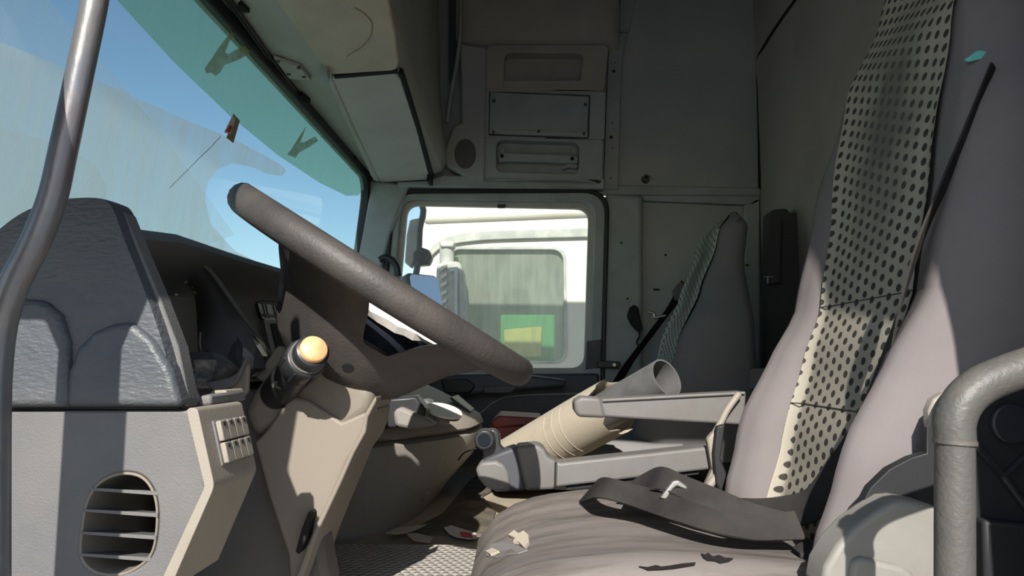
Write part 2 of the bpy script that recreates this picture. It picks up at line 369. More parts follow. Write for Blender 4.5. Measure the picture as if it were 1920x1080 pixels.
# driver side with its door opening
wd = empty('wall_driver', (0.6, YN, ZF), 'driver side wall around the open doorway', 'wall', kind='structure')
box('rear_pillar', (0.430, YN - 0.06, ZF), (XB + 0.04, YN, ZC), 'trim_grey', wd, 0.01)
box('door_header', (-0.62, YN - 0.06, 0.84), (0.430, YN, ZC), 'trim_grey', wd, 0.01)
prism('front_pillar', [(-0.411, YN, ZF), (-0.358, YN, ZF), (-0.358, YN, 0.155), (-0.338, YN, 0.21), (-0.43, YN, 0.85), (-0.66, YN, 0.85), (-0.66, YN, 0.18), (-0.426, YN, 0.18), (-0.411, YN, 0.15)], (0, -0.04, 0), 'trim_grey', wd, 0.004)  # unseen pillar; its solid upper part is added to shade the dash end
box('door_sill', (-0.9, YN - 0.06, ZF - 0.3), (XB, YN, ZF), 'trim_grey', wd, 0.01)
wf = empty('wall_front', (-0.7, 1.5, ZF), 'front bulkhead and roof front above the windscreen', 'wall', kind='structure')
box('bulkhead', (-0.76, YN, ZF), (-0.72, YF, 0.06), 'dash_face', wf, 0)
box('roof_front', (-0.67, YN - 0.03, ZW0 + 0.015), (-0.63, YF + 0.05, ZC), 'header_grey', wf, 0)
# ------------------------------------------------------------------ windscreen
WP = V((XW0, 0, ZW0)); WNrm = V((ZW0 - ZW1, 0, -(XW0 - XW1))).normalized()   # normal points into the cab
def W(px, py, off=0.0): return UP_plane(px, py, WP + WNrm * off, WNrm)
def wpt(y, z, off=0.0):
    t = (ZW0 - z) / (ZW0 - ZW1); return V((XW0 + (XW1 - XW0) * t, y, z)) + WNrm * off
win = empty('window_1', (-0.69, 1.55, ZW1), 'large dusty windscreen with green sun band along its top', 'windscreen', kind='structure')
# rounded outline: far top corner rounded
def wout(g):   # outline in (Y, z), grown by g
    return [(x, z) for x, z in rrect(2.14 + 2 * g, 0.645 + 2 * g, 0.10 + g, 8, 1.555, 0.365)]
mk('pane', [wpt(y, z) for y, z in wout(0.0)], [tuple(range(len(wout(0))))], 'windshield_glass', win, smooth=False)
ring('seal', [wpt(y, z, -0.01) for y, z in wout(0.03)], [wpt(y, z, -0.01) for y, z in wout(-0.014)], WNrm * 0.03, 'rubber', win, 0.003)
# green band: lower edge traced, upper edge along the header
low = [(-320, -560), (-60, -290), (100, -125), (215, -5), (325, 115), (430, 216), (520, 290), (600, 343), (650, 367), (672, 366), (684, 352)]
lo3 = [W(x, y, 0.003) for x, y in low]
rows = [[wpt(max(p.y, 0.5), min(p.z, ZW0 - 0.012), 0.003), wpt(min(p.y, 2.60), ZW0 - 0.010 - (0.03 if p.y > 2.55 else 0), 0.003)] for p in lo3]
v, f = grid(rows); mk('sun_band', v, f, 'sunband', win, smooth=False)
def film(name, px, m, off):
    pts = [W(x, y, off) for x, y in px]; mk(name, pts, [tuple(range(len(pts)))], m, win, smooth=False)
film('dust_patch', [(-140, 25), (0, 78), (180, 150), (350, 225), (440, 262), (500, 293), (530, 312), (537, 322), (528, 330), (500, 326), (470, 312), (435, 306), (408, 318), (390, 340), (384, 370), (395, 420), (440, 470), (560, 530), (560, 600), (-140, 600)], 'dust_film', 0.006)
film('dust_patch', [(-300, -240), (60, -40), (110, 22), (180, 100), (300, 245), (440, 440), (360, 470), (-300, 470)], 'dust_film_thin', 0.008)
film('dust_patch', [(0, 238), (80, 262), (140, 285), (180, 310), (198, 345), (205, 420), (-140, 420), (-140, 220)], 'dust_film_thin', 0.010)
def smear(name, px, m, off=0.012):
    pts = [W(x, y, off) for x, y in px]; v, f = loft([pts, [p + WNrm * 0.001 for p in pts]]); return mk(name, v, f, m, win, smooth=False)
smear('dirt_smear', [(437, 57), (418, 78), (398, 108), (384, 128), (386, 137), (396, 136), (404, 142), (412, 136), (420, 122), (446, 112), (468, 100), (462, 84), (444, 92), (428, 102), (421, 98), (430, 76), (440, 62)], 'smear_film')
smear('dirt_smear', [(573, 238), (560, 258), (546, 280), (538, 290), (545, 292), (553, 296), (560, 286), (578, 276), (596, 264), (590, 256), (572, 266), (562, 268), (568, 252)], 'smear_film')
# sticker and crack
st = tag(prism('windscreen_sticker', [W(x, y, 0.012) for x, y in [(437, 213), (449, 226), (437, 268), (424, 258), (432, 240)]], WNrm * 0.001, 'smear', bevel=0), 'small torn brown and white sticker on the windscreen', 'sticker')
prism('white_print', [W(x, y, 0.0135) for x, y in [(436, 216), (441, 222), (432, 252), (420, 248), (428, 232)]], WNrm * 0.0005, 'paper', st, bevel=0)
prism('red_print', [W(x, y, 0.0145) for x, y in [(431, 234), (436, 238), (431, 248), (424, 246)]], WNrm * 0.0005, 'paper_red', st, bevel=0)
tube('crack', cr([W(x, y, 0.008) for x, y in [(414, 256), (404, 266), (396, 275), (372, 298), (345, 325), (318, 352)]], 3), 0.0007, 'truck_grey', win, n=5)
# ------------------------------------------------------------------ passenger side wall
wp = empty('wall_passenger', (0.4, YF, ZF), 'grey trimmed passenger side wall of the cab', 'wall', kind='structure')
ppx('upper_panel', [(690, -52), (1450, -52), (1432, 60), (1430, 354), (690, 354)], 2.66, 2.70, 'trim_upper', wp, 0)
ppx('header_rail', [(690, 338), (1426, 352), (1426, 367), (690, 362)], 2.645, 2.67, 'trim_grey', wp, 0.004)
ppx('door_pillar', [(1135, 362), (1205, 366), (1207, 930), (1118, 930)], 2.63, 2.70, 'trim_grey', wp, 0.018, seg=4)
ppx('recessed_panel', [(1195, 366), (1430, 366), (1430, 930), (1195, 930)], 2.685, 2.70, 'trim_upper', wp, 0)
ppx('panel_ledge', [(1203, 366), (1425, 366), (1424, 378), (1410, 384), (1208, 376)], 2.655, 2.69, 'trim_grey', wp, 0.003)
ppx('corner_post', [(1396, 384), (1425, 366), (1427, 930), (1392, 930)], 2.655, 2.69, 'trim_grey', wp, 0.008, seg=3)
box('side_below_door', (-0.75, YF + 0.02, ZF), (XB, YF + 0.06, -0.12), 'dash_face', wp, 0)
ppx('front_pillar', [(690, 336), (770, 346), (752, 385), (732, 440), (712, 520), (700, 640), (630, 640), (668, 480), (692, 360)], 2.61, 2.70, 'trim_grey', wp, 0.012, seg=3)
# corner groove and marks
gr = cr([U(x, y, Y=2.648) for x, y in [(1424, 354), (1423, 260), (1421, 170), (1420, 115)]] + [U(x, y, X=0.866) for x, y in [(1434, 84), (1458, 46), (1495, -6)]], 6)
tube('corner_groove', gr, 0.005, 'dark_hole', wp, n=8)
for x, y in [(1165, 455), (1177, 560)]: disc('screw_hole', U(x, y, Y=2.626), (0, 1, 0), 0.004, 0.006, 'dark_hole', wp, 8, 0)
for x, y, w in [(1231, 543, 6), (1248, 478, 2), (1401, 497, 3), (1400, 630, 2)]:
    ppx('scuff', [(x - w, y - 2), (x + w, y - 1.5), (x + w, y + 2), (x - w, y + 1.5)], 2.652 if x > 1390 else 2.683, 2.69, 'dark_hole', wp, 0)
# trim strip with holes, left of the plain panel
sp = cr([U(x, y, Y=2.63) for x, y in [(1172, -20), (1160, 40), (1152, 62)]], 4)
tr = empty('trim_1', U(1150, 354, Y=2.64), 'narrow upright grey trim strip with screw holes beside the shelf niche', 'trim', kind='structure')
ppx('strip', [(1148, 61), (1176, 61), (1168, 100), (1164, 160), (1159, 355), (1132, 354), (1137, 200), (1141, 100)], 2.635, 2.67, 'trim_grey', tr, 0.003)
for x, y in [(1151, 133), (1146, 257)]: disc('hole', U(x, y, Y=2.632), (0, 1, 0), 0.006, 0.005, 'dark_hole', tr, 10, 0)
for x, y in [(1153, 117), (1148, 230), (1148, 277), (1145, 334)]: disc('dimple', U(x, y, Y=2.633), (0, 1, 0), 0.0035, 0.004, 'screw', tr, 8, 0)
tube('roof_seam', cr([U(x, y, Y=2.655) for x, y in [(1165, 62), (1175, 40), (1192, -10)]], 4), 0.004, 'dark_hole', tr, n=6)
ppx('upper_strip', [(1152, 60), (1180, 60), (1200, -40), (1170, -40)], 2.65, 2.67, 'trim_grey', tr, 0.003)
# bolt on the plain panel
bl = tag(disc('panel_bolt', U(1212, 333, Y=2.63), (0, 1, 0), 0.013, 0.03, 'screw', n=16, r2=0.016), 'round bolt head low on the plain grey side panel', 'bolt')
disc('bolt_recess', U(1212, 332, Y=2.625), (0, 1, 0), 0.006, 0.004, 'dark_hole', bl, 10, 0)
# ------------------------------------------------------------------ side shelf unit above the door
su = empty('trim_2', U(1000, 345, Y=2.6), 'moulded grey side trim with a niche above the passenger door', 'trim', kind='structure')
# soft roof lining bulge above it
rows = []
for x, dy in ((855, 0), (900, 0), (960, 0), (1020, 0), (1080, 0), (1130, 0), (1160, 0)):
    rows.append([U(x, y, Y=yy) for y, yy in ((-60, 2.54), (30, 2.58), (75, 2.60), (92, 2.63), (100, 2.65))])
v, f = grid(rows); mk('roof_lining', v, f, 'roof_lining', su, solid=0.004)
inn = rq([(946, 99), (1094, 100), (1086, 168), (944, 168)], 12)
out_ = rq([(912, 84), (1142, 84), (1133, 172), (910, 172)], 10)
ringpx('niche_frame', out_, inn, 2.60, 2.66, 'roof_lining', su, 0.008, seg=3)
ppx('niche_back', [(930, 90), (1110, 90), (1110, 175), (930, 175)], 2.655, 2.665, 'roof_lining', su, 0)
ppx('niche_floor', [(944, 150), (1090, 150), (1094, 170), (942, 170)], 2.60, 2.66, 'roof_lining', su, 0.004)
ppx('lower_moulding_back', [(908, 170), (1134, 170), (1132, 352), (906, 352)], 2.645, 2.665, 'trim_grey', su, 0)
rr_o = rq([(908, 257), (1132, 262), (1130, 346), (906, 342)], 6)
rr_i = rq([(931, 262), (1087, 267), (1085, 326), (931, 322)], 14)
ringpx('recess_frame', rr_o, rr_i, 2.60, 2.65, 'trim_grey', su, 0.005)
rr_o = rq([(906, 169), (1136, 172), (1133, 262), (906, 258)], 6); rr_i = rq([(917, 171), (1107, 178), (1104, 260), (916, 254)], 4)
ringpx('cover_frame', rr_o, rr_i, 2.605, 2.65, 'trim_upper', su, 0.004)
ppx('sill_rail', [(830, 328), (1134, 334), (1134, 354), (745, 350), (745, 340), (800, 338)], 2.60, 2.66, 'trim_grey', su, 0.006)
# left moulding (speaker side) in front of the unit
ppx('front_moulding', [(862, 80), (880, 84), (912, 88), (909, 342), (870, 330), (838, 312), (830, 290), (850, 236), (866, 230)], 2.59, 2.66, 'trim_upper', su, 0.008)
dz = ppx('round_speaker', [(845 + 24 * math.cos(a), 286 + 26 * math.sin(a)) for a in [k * math.pi / 10 for k in range(20)]][:0] or [(872 + 20 * math.cos(k * math.pi / 10), 288 + 28 * math.sin(k * math.pi / 10)) for k in range(20)], 2.584, 2.60, 'dash_face', su, 0.003)
tube('curtain_rail', cr([U(x, y, Y=2.57) for x, y in [(864, -20), (863, 60), (856, 120), (846, 175), (838, 230)]], 5), 0.008, 'trim_grey', su, n=8)
ppx('pillar_gap', [(842, -40), (862, -40), (862, 60), (852, 140), (842, 150)], 2.60, 2.66, 'dash_dark', su, 0.004)
# cover plate with its screws
cp = empty('cover_panel', U(1010, 256, Y=2.6), 'rectangular grey cover plate screwed above the recessed grab handle', 'panel')
ppx('plate', [(919, 172), (1105, 180), (1101, 257), (917, 250)], 2.598, 2.64, 'trim_grey', cp, 0.004)
ppx('lower_band', [(919, 241), (1103, 248), (1101, 257), (917, 250)], 2.594, 2.60, 'trim_upper', cp, 0.002)
for x, y in [(926, 188), (1098, 195), (1095, 250), (1010, 246), (925, 247)]: disc('screw', U(x, y, Y=2.589), (0, 1, 0), 0.006, 0.012, 'screw', cp, 12)
# recessed grab handle
gh = empty('ceiling_grab_handle', U(1008, 305, Y=2.62), 'small grey grab handle in the recess above the passenger door', 'handle')
ppx('bar', [(934, 287), (948, 286), (1076, 290), (1084, 294), (1083, 306), (1070, 306), (950, 302), (936, 304)], 2.605, 2.63, 'trim_grey', gh, 0.005, seg=3)
for x, y in [(942, 280), (1076, 283)]: ppx('bracket', [(x - 4, y - 4), (x + 4, y - 4), (x + 6, y + 14), (x - 6, y + 14)], 2.625, 2.648, 'trim_grey', gh, 0.002)
for x, y in [(941, 292), (1073, 297)]: disc('screw', U(x, y, Y=2.60), (0, 1, 0), 0.007, 0.01, 'dark_hole', gh, 12)
ppx('broken_clip', [(1054, 312), (1068, 305), (1084, 310), (1082, 316), (1066, 314), (1056, 318)], 2.62, 2.648, 'trim_grey', gh, 0.002)
# ------------------------------------------------------------------ passenger door
dr = empty('door_1', U(940, 760, Y=2.66), 'passenger door with framed window and dark blue-grey lower panel', 'door', kind='structure')
gin = rq([(764, 384), (1104, 391), (1095, 690), (736, 690)], [22, 26, 26, 20], 7)
gmid = rq([(752, 374), (1116, 378), (1106, 700), (722, 705)], [28, 34, 30, 22], 7)
gout = rq([(742, 362), (1136, 360), (1124, 800), (700, 800)], [34, 44, 10, 10], 7)
gseal = rq([(735, 356), (1144, 354), (1132, 812), (690, 812)], [36, 48, 10, 10], 7)
ringpx('door_seal', gseal, gout, 2.615, 2.66, 'rubber', dr, 0.006)
ringpx('window_frame', gout, gmid, 2.625, 2.68, 'trim_grey', dr, 0.007, seg=3)
ringpx('glass_rubber', gmid, gin, 2.65, 2.68, 'header_grey', dr, 0.003)
mk('pane', [U(x, y, Y=2.672) for x, y in gin], [tuple(range(len(gin)))], 'door_glass', dr, smooth=False)
ppx('catch', [(932, 383), (948, 383), (947, 389), (933, 389)], 2.64, 2.66, 'black_plastic', dr, 0.002)
ppx('lower_panel', [(700, 700), (1124, 700), (1122, 930), (690, 930)], 2.61, 2.68, 'dash_dark', dr, 0.01)
ppx('door_armrest', [(800, 712), (830, 702), (940, 700), (1008, 705), (1060, 712), (1062, 726), (980, 732), (910, 738), (850, 746), (810, 740)], 2.53, 2.61, 'dash_dark', dr, 0.012, seg=3)
ppx('grip_pocket', [(826, 712), (876, 710), (892, 724), (880, 738), (834, 738)], 2.522, 2.54, 'black_plastic', dr, 0.005)
ppx('pull_recess', [(905, 725), (964, 722), (970, 728), (955, 738), (908, 738)], 2.522, 2.54, 'dash_face', dr, 0.004)
tube('panel_line', cr([U(x, y, Y=2.606) for x, y in [(900, 775), (930, 752), (970, 742), (1100, 738)]], 5), 0.004, 'trim_grey', dr, n=6)
disc('frame_bolt', U(1113, 645, Y=2.618), (0, 1, 0), 0.010, 0.01, 'screw', dr, 14)
ppx('lock_plate', [(1100, 640), (1128, 636), (1126, 690), (1098, 692)], 2.621, 2.64, 'dash_dark', dr, 0.002)
ck = tag(ppx('door_check_strap', rq([(1120, 676), (1164, 678), (1163, 690), (1120, 690)], 5), 2.60, 2.63, 'black_plastic', bevel=0.003), 'black door strap bolted to the door pillar beside the passenger window', 'strap')
disc('bolt', U(1152, 684, Y=2.594), (0, 1, 0), 0.007, 0.012, 'metal', ck, 12)
# curved grab handle on the far front pillar
hp = [U(x, y, Y=2.56) for x, y in [(712, 488), (722, 483), (735, 488), (744, 500), (747, 518)]]
tag(tube('pillar_handle', cr(hp, 5), 0.013, 'black_plastic'), 'curved black grab handle on the passenger front pillar', 'handle')
# ------------------------------------------------------------------ overhead console and visors
oc = empty('trim_3', (-0.45, 1.5, 0.68), 'beige grey overhead console along the top of the windscreen', 'trim', kind='structure')
prof = [(-0.655, 0.715), (-0.60, 0.700), (-0.40, 0.690), (-0.355, 0.692), (-0.325, 0.705), (-0.312, 0.735), (-0.315, 0.80), (-0.335, 0.95), (-0.35, ZC), (-0.655, ZC)]
v, f = loft([[V((x, y, z)) for x, z in prof] for y in (YN + 0.01, 0.9, 1.4, 1.9, 2.3, 2.575)]); mk('console_body', v, f, 'header_grey', oc, bevel=0.006)
ZV = 0.672
def zp(pts, z): return [U(x, y, Z=z) for x, y in pts]
# header panel slots and plate
for a in ([(452, 8), (468, 24), (456, 24), (446, 14)], [(566, 178), (582, 192), (570, 190), (562, 184)], [(655, 288), (668, 300), (660, 300)]):
    prism('slot', zp(a, 0.689), (0, 0, 0.012), 'dark_hole', oc, 0)
pl = prism('blank_plate', zp([(513, 110), (562, 126), (584, 152), (541, 148)], 0.687), (0, 0, 0.01), 'header_grey', oc, 0.002)
for x, y in [(521, 117), (560, 129), (570, 146), (541, 141)]: disc('screw', U(x, y, Z=0.684), (0, 0, 1), 0.005, 0.006, 'screw', pl, 10)
for off in (0, 1):
    tube('header_bead', [U(x + off * 6, y, Z=0.694) for x, y in [(408, -20), (425, 0), (496, 100), (560, 186), (640, 284), (700, 343)]], 0.0045, 'rubber', oc, n=6)
ppx('rear_gap', [(800, 338), (806, 338), (808, 300), (803, 300)], 2.5, 2.58, 'dark_hole', oc, 0)
vt = empty('sun_visor', U(640, 70, Z=ZV), 'tan sun visor with a dark stain over the driver side', 'sun visor')
sh = [(380, -220), (640, -220), (690, -120), (728, 0), (742, 70), (748, 118), (744, 130), (735, 133), (628, 140), (612, 136), (604, 122), (560, 60), (517, 0), (460, -90)]
prism('panel', zp(sh, ZV), (0, 0, 0.016), 'visor_tan', vt, 0.004, seg=3)
tube('stain_ring', cr([U(x, y, Z=ZV - 0.0005) for x, y in [(664, 14), (684, 26), (697, 44), (695, 66), (680, 86), (662, 98), (650, 106)]], 4), 0.0012, 'smear', vt, n=5)
vg = empty('overhead_locker', U(705, 240, Z=ZV), 'grey locker lid above the far half of the windscreen', 'locker')
prism('lid', zp([(622, 146), (740, 136), (752, 150), (782, 240), (808, 330), (800, 337), (716, 342), (700, 336), (660, 240), (616, 158)], ZV), (0, 0, 0.016), 'visor_grey', vg, 0.004, seg=3)
prism('lid_edge', zp([(622, 146), (616, 158), (700, 338), (712, 342), (660, 232)], ZV - 0.003), (0, 0, 0.01), 'header_grey', vg, 0.003)
prism('lid_gap', zp([(748, 138), (756, 141), (786, 238), (813, 334), (806, 338), (780, 240)], ZV - 0.001), (0, 0, 0.016), 'dark_hole', vg, 0)
prism('front_gap', zp([(626, 142), (744, 132), (745, 138), (628, 148)], ZV - 0.0005), (0, 0, 0.014), 'dark_hole', vg, 0)
kn = tag(prism('visor_clip', zp([(602, 136), (614, 138), (618, 150), (610, 158), (600, 150)], 0.655), (0, 0, 0.036), 'trim_grey', bevel=0.003), 'small grey visor clip between the tan visor and the grey locker lid', 'clip')
# ------------------------------------------------------------------ neighbouring truck and the outer mirror
YT = 4.4
nt_ = empty('parked_truck', (0, YT, -1.7), 'cream white truck cab parked close beside the passenger window', 'truck')
def T(x, y, Y=YT): return U(x, y, Y=Y)
body = [(798, 330), (1180, 330), (1180, 1500), (760, 1500), (764, 640), (772, 560), (786, 470), (795, 380)]
win_o = rq([(846, 468), (1056, 468), (1058, 676), (842, 676)], [18, 24, 22, 18])
def trk(px, dy=0): return [T(x, y, YT + dy) for x, y in px]
# side skin with the window hole: ring + upper, lower, rear pieces
skin_o = rq([(790, 330), (1240, 330), (1240, 1500), (758, 1500)], 2)
ring('side_skin', trk(skin_o), trk(win_o), (0, 0.05, 0), 'truck_white', nt_, 0.01)
prism('roof_fairing', trk([(797, 300), (1240, 300), (1240, 400), (792, 418)], -0.03), (0, 1.9, 0), 'truck_white', nt_, 0.03)
prism('front_corner', trk([(790, 470), (803, 400), (860, 400), (850, 1500), (758, 1500), (768, 590)], 0.06), (0, 1.9, 0), 'truck_white', nt_, 0.04)
rail = cr([(800, 476), (815, 455), (840, 442), (900, 434), (1000, 430), (1200, 425)] and [V((x, y, 0)) for x, y in [(800, 478), (815, 457), (840, 443), (900, 434), (1000, 430), (1200, 425)]], 5)
rl = [T(p.x, p.y, YT - 0.03) for p in rail]; rl2 = [T(p.x, p.y + 17, YT - 0.03) for p in rail][::-1]
prism('drip_rail', rl + rl2, (0, 0.06, 0), 'truck_grey', nt_, 0.008)
ring('window_seal', trk(rq([(840, 462), (1062, 462), (1064, 682), (836, 682)], [20, 28, 26, 20]), -0.01), trk(win_o, -0.01), (0, 0.05, 0), 'truck_grey', nt_, 0.005)
mk('window_pane', trk(win_o, 0.03), [tuple(range(len(win_o)))], 'truck_glass', nt_, smooth=False)
prism('cab_interior', trk([(780, 440), (1120, 440), (1120, 760), (780, 760)], 1.7), (0, 0.03, 0), 'truck_inner', nt_, 0)
prism('green_box', trk([(938, 590), (1040, 590), (1040, 760), (938, 760)], 0.4), (0, 0.3, 0), 'green', nt_, 0.01)
prism('yellow_cloth', trk([(945, 618), (1016, 612), (1014, 668), (944, 672)], 0.36), (0, 0.03, 0), 'yellow', nt_, 0.005)
prism('seat_head', trk([(940, 540), (1010, 540), (1000, 580), (950, 580)], 0.8), (0, 0.2, 0), 'truck_grey', nt_, 0.05)
tube('snorkel_pipe', [T(838, y, YT - 0.12) for y in (455, 470, 500)], 0.045, 'truck_grey', nt_, n=12)
prism('snorkel_cap', [T(x, y, YT - 0.18) for x, y in [(824, 452), (852, 452), (850, 463), (826, 463)]], (0, 0.12, 0), 'header_grey', nt_, 0.01)
mh = prism('mirror_housing', [T(x, y, YT - 0.25) for x, y in [(818, 496), (834, 488), (862, 490), (868, 510), (872, 560), (876, 620), (858, 625), (836, 600), (816, 560)]], (0, 0.18, 0), 'truck_grey', nt_, 0.02)
for k in range(6):
    y0 = 500 + k * 16
    prism('rib', [T(x, y, YT - 0.27) for x, y in [(826, y0), (838, y0 - 6), (838, y0 + 1), (826, y0 + 8)]], (0, 0.03, 0), 'header_grey', mh, 0.004)
prism('mirror_edge', [T(x, y, YT - 0.27) for x, y in [(842, 502), (858, 500), (858, 600), (852, 600), (852, 508), (842, 510)]], (0, 0.03, 0), 'trim_grey', mh, 0.004)
prism('skirt', trk([(758, 1500), (1240, 1500), (1240, 1700), (758, 1700)]), (0, 1.9, 0), 'truck_grey', nt_, 0)
om = empty('outer_mirror', U(795, 560, Y=3.0), 'black outer mirror seen through the passenger window', 'mirror')
tube('arm', cr([V((-0.66, 2.70, 0.86)), V((-0.60, 2.86, 0.84))] + [U(x, y, Y=3.0) for x, y in [(790, 380), (787, 430), (784, 490), (776, 540), (774, 600)]], 4), 0.014, 'black_plastic', om, n=10)
ppx('knuckle', [(774, 474), (786, 462), (804, 468), (810, 482), (804, 496), (784, 498), (774, 490)], 2.98, 3.04, 'black_plastic', om, 0.008)
ppx('wide_angle_housing', [(768, 412), (786, 408), (786, 470), (770, 502), (758, 492), (762, 440)], 2.99, 3.05, 'truck_grey', om, 0.008)
mn_ = V((0.72, -0.64, 0.26)).normalized(); mc_ = U(801, 558, Y=2.985); ma_ = V((0, 0, 1)).cross(mn_).normalized(); mb_ = mn_.cross(ma_)
prism('mirror_glass', [mc_ + ma_ * a + mb_ * b for a, b in rrect(0.155, 0.20, 0.02, 4)], mn_ * -0.004, 'mirror', om, 0)
prism('mirror_back', [mc_ - mn_ * 0.006 + ma_ * a + mb_ * b for a, b in rrect(0.175, 0.22, 0.025, 4)], mn_ * -0.05, 'black_plastic', om, 0.008)
# ------------------------------------------------------------------ dashboard
YD = 0.62
da = empty('dashboard', (-0.5, 1.5, ZF), 'dark grey padded dashboard with oval side vent and empty instrument opening', 'dashboard')
def rimx(y): return interp([(0.62, -0.372), (0.8, -0.402), (1.0, -0.424), (1.4, -0.447), (2.6, -0.455)], y)
def rimz(y): return interp([(0.62, 0.122), (0.8, 0.146), (1.0, 0.155), (1.4, 0.170), (2.6, 0.175)], y)
secs = []
for y in (0.64, 0.70, 0.8, 0.9, 1.0, 1.1, 1.2, 1.3, 1.4, 1.7, 2.0, 2.3, 2.6):
    xr, zr = rimx(y), rimz(y); nb = 1.0
    secs.append([V((x, y, z)) for x, z in [(-0.70, ZF + 0.02 if y < 1.25 else -0.038), (-0.70, zr - 0.115), (-0.60, zr - 0.075), (-0.50, zr - 0.025), (xr - 0.04, zr + 0.003), (xr - 0.008, zr), (xr, zr - 0.010), (xr - 0.012, zr - 0.020),
                                               (xr - 0.06, zr - 0.035), (-0.53, zr - 0.06)] + ([(-0.535, -0.02), (-0.515, -0.10), (-0.42, -0.13), (-0.42, -0.16), (-0.50, ZF + 0.02)] if y < 1.25 else [(-0.535, 0.0), (-0.535, -0.03), (-0.56, -0.035), (-0.60, -0.036), (-0.65, -0.037)])])
v, f = loft(secs); mk('main_body', v, f, 'dash_face', da, angle=55)
# padded end
up = cr([U(x, y, Y=YD) for x, y in [(-120, 560), (-60, 500), (0, 452), (60, 406), (120, 382), (175, 375), (215, 379), (236, 396), (258, 455), (296, 550), (330, 648), (348, 725), (352, 764)]], 4) + [U(-120, 766, Y=YD)]
def inset(pts, k, c):  return [p + (c - p) * k for p in pts]
cc = sum(up, V()) / len(up)
lay = [(0.035, 0.10), (0.012, 0.05), (0.0, 0.02), (0.0, -0.03), (0.0, -0.16)]
secs = [[p + V((0, -0.0, 0)) for p in inset(up, k, cc)] for k, d in lay]
for s, (k, d) in zip(secs, [(0.035, -0.018), (0.014, -0.013), (0.004, -0.006), (0.0, 0.002), (0.0, 0.012)]):
    for i, p in enumerate(inset(up, k, cc)): s[i] = V((p.x, YD + d, max(p.z, U(0, 765, Y=YD).z)))
v, f = loft(secs); mk('padded_end', v, f, 'dash_dark', da, angle=35)
ppx('raised_arch', [(120, 762), (124, 700), (140, 655), (172, 622), (210, 606), (245, 603), (285, 636), (318, 690), (338, 762)], YD - 0.024, YD + 0.02, 'dash_dark', da, 0.006, seg=4, angle=60)
ppx('front_bulge', [(-60, 762), (-60, 560), (20, 558), (80, 562), (112, 590), (127, 640), (128, 762)], YD - 0.024, YD + 0.02, 'dash_dark', da, 0.006, seg=4, angle=60)
ppx('end_lip', [(222, 398), (232, 396), (262, 470), (300, 560), (334, 650), (352, 740), (352, 764), (344, 764), (340, 730), (322, 655), (290, 568), (252, 474)], YD - 0.006, YD + 0.014, 'dash_low', da, 0.003)
# lower end panel with the oval vent
vc = (225, 985)
oval = cr([V((x, y, 0)) for x, y in [(163, 938), (187, 903), (225, 886), (264, 891), (288, 918), (297, 962), (291, 1025), (272, 1056), (232, 1078), (182, 1076), (152, 1048), (152, 995)]], 5, True)
outer = [(20, 771), (354, 770), (386, 914), (300, 1110), (-90, 1110), (-30, 771)]
def star(outer, c, inner):
    O = []
    for p in inner:
        d = (p.x - c[0], p.y - c[1]); best = None
        for a, b in zip(outer, outer[1:] + outer[:1]):
            ex, ey = b[0] - a[0], b[1] - a[1]; den = d[0] * ey - d[1] * ex
            if abs(den) < 1e-9: continue
            t = ((a[0] - c[0]) * ey - (a[1] - c[1]) * ex) / den; s = ((a[0] - c[0]) * d[1] - (a[1] - c[1]) * d[0]) / den
            if t > 0 and -1e-6 <= s <= 1 + 1e-6 and (best is None or t < best): best = t
        O.append([c[0] + d[0] * best, c[1] + d[1] * best])
    for cx_, cy_ in outer:       # pull the nearest sample onto each corner
        k = min(range(len(O)), key=lambda i: (O[i][0] - cx_) ** 2 + (O[i][1] - cy_) ** 2); O[k] = [cx_, cy_]
    return O
so = star(outer, vc, oval)
ringpx('lower_end_panel', so, [(p.x, p.y) for p in oval], YD - 0.012, YD + 0.012, 'dash_low', da, 0.002)
sv = empty('side_vent', U(225, 1060, Y=YD)); sv.parent = da; sv.location = WL[sv.name] - WL[da.name]
s0 = [U(p.x, p.y, Y=YD - 0.010) for p in oval]
def ovs(k, dx, y): return [V((vcx + (p.x - vcx) * k + dx, y, vcz + (p.z - vcz) * k)) for p in s0]
vcx = sum(p.x for p in s0) / len(s0); vcz = sum(p.z for p in s0) / len(s0)
v, f = loft([ovs(1.0, 0, YD - 0.011), ovs(0.97, 0, YD - 0.010), ovs(0.955, 0.0, YD), ovs(0.88, 0.010, YD + 0.05), ovs(0.86, 0.012, YD + 0.10)], cap=False)
mk('sleeve', v, f, 'column_plastic', sv, solid=0.002, soff=0)
v = ovs(0.87, 0.012, YD + 0.099); mk('duct_end', v, [tuple(range(len(v)))], 'console_plastic', sv)
for a, b in [((170, 917), (295, 925)), ((158, 957), (296, 966)), ((152, 999), (293, 1008)), ((150, 1040), (283, 1049))]:
    p, q = U(*a, Y=YD - 0.012), U(*b, Y=YD - 0.012); n = V((0, 0, 0.0011))
    v, f = loft([[p - n, p + n, p + n + V((0, 0.035, -0.006)), p - n + V((0, 0.035, -0.006))], [q - n * 1.5, q + n * 1.5, q + n + V((0, 0.035, -0.006)), q - n + V((0, 0.035, -0.006))]]); mk('slat', v, f, 'dash_low', sv)
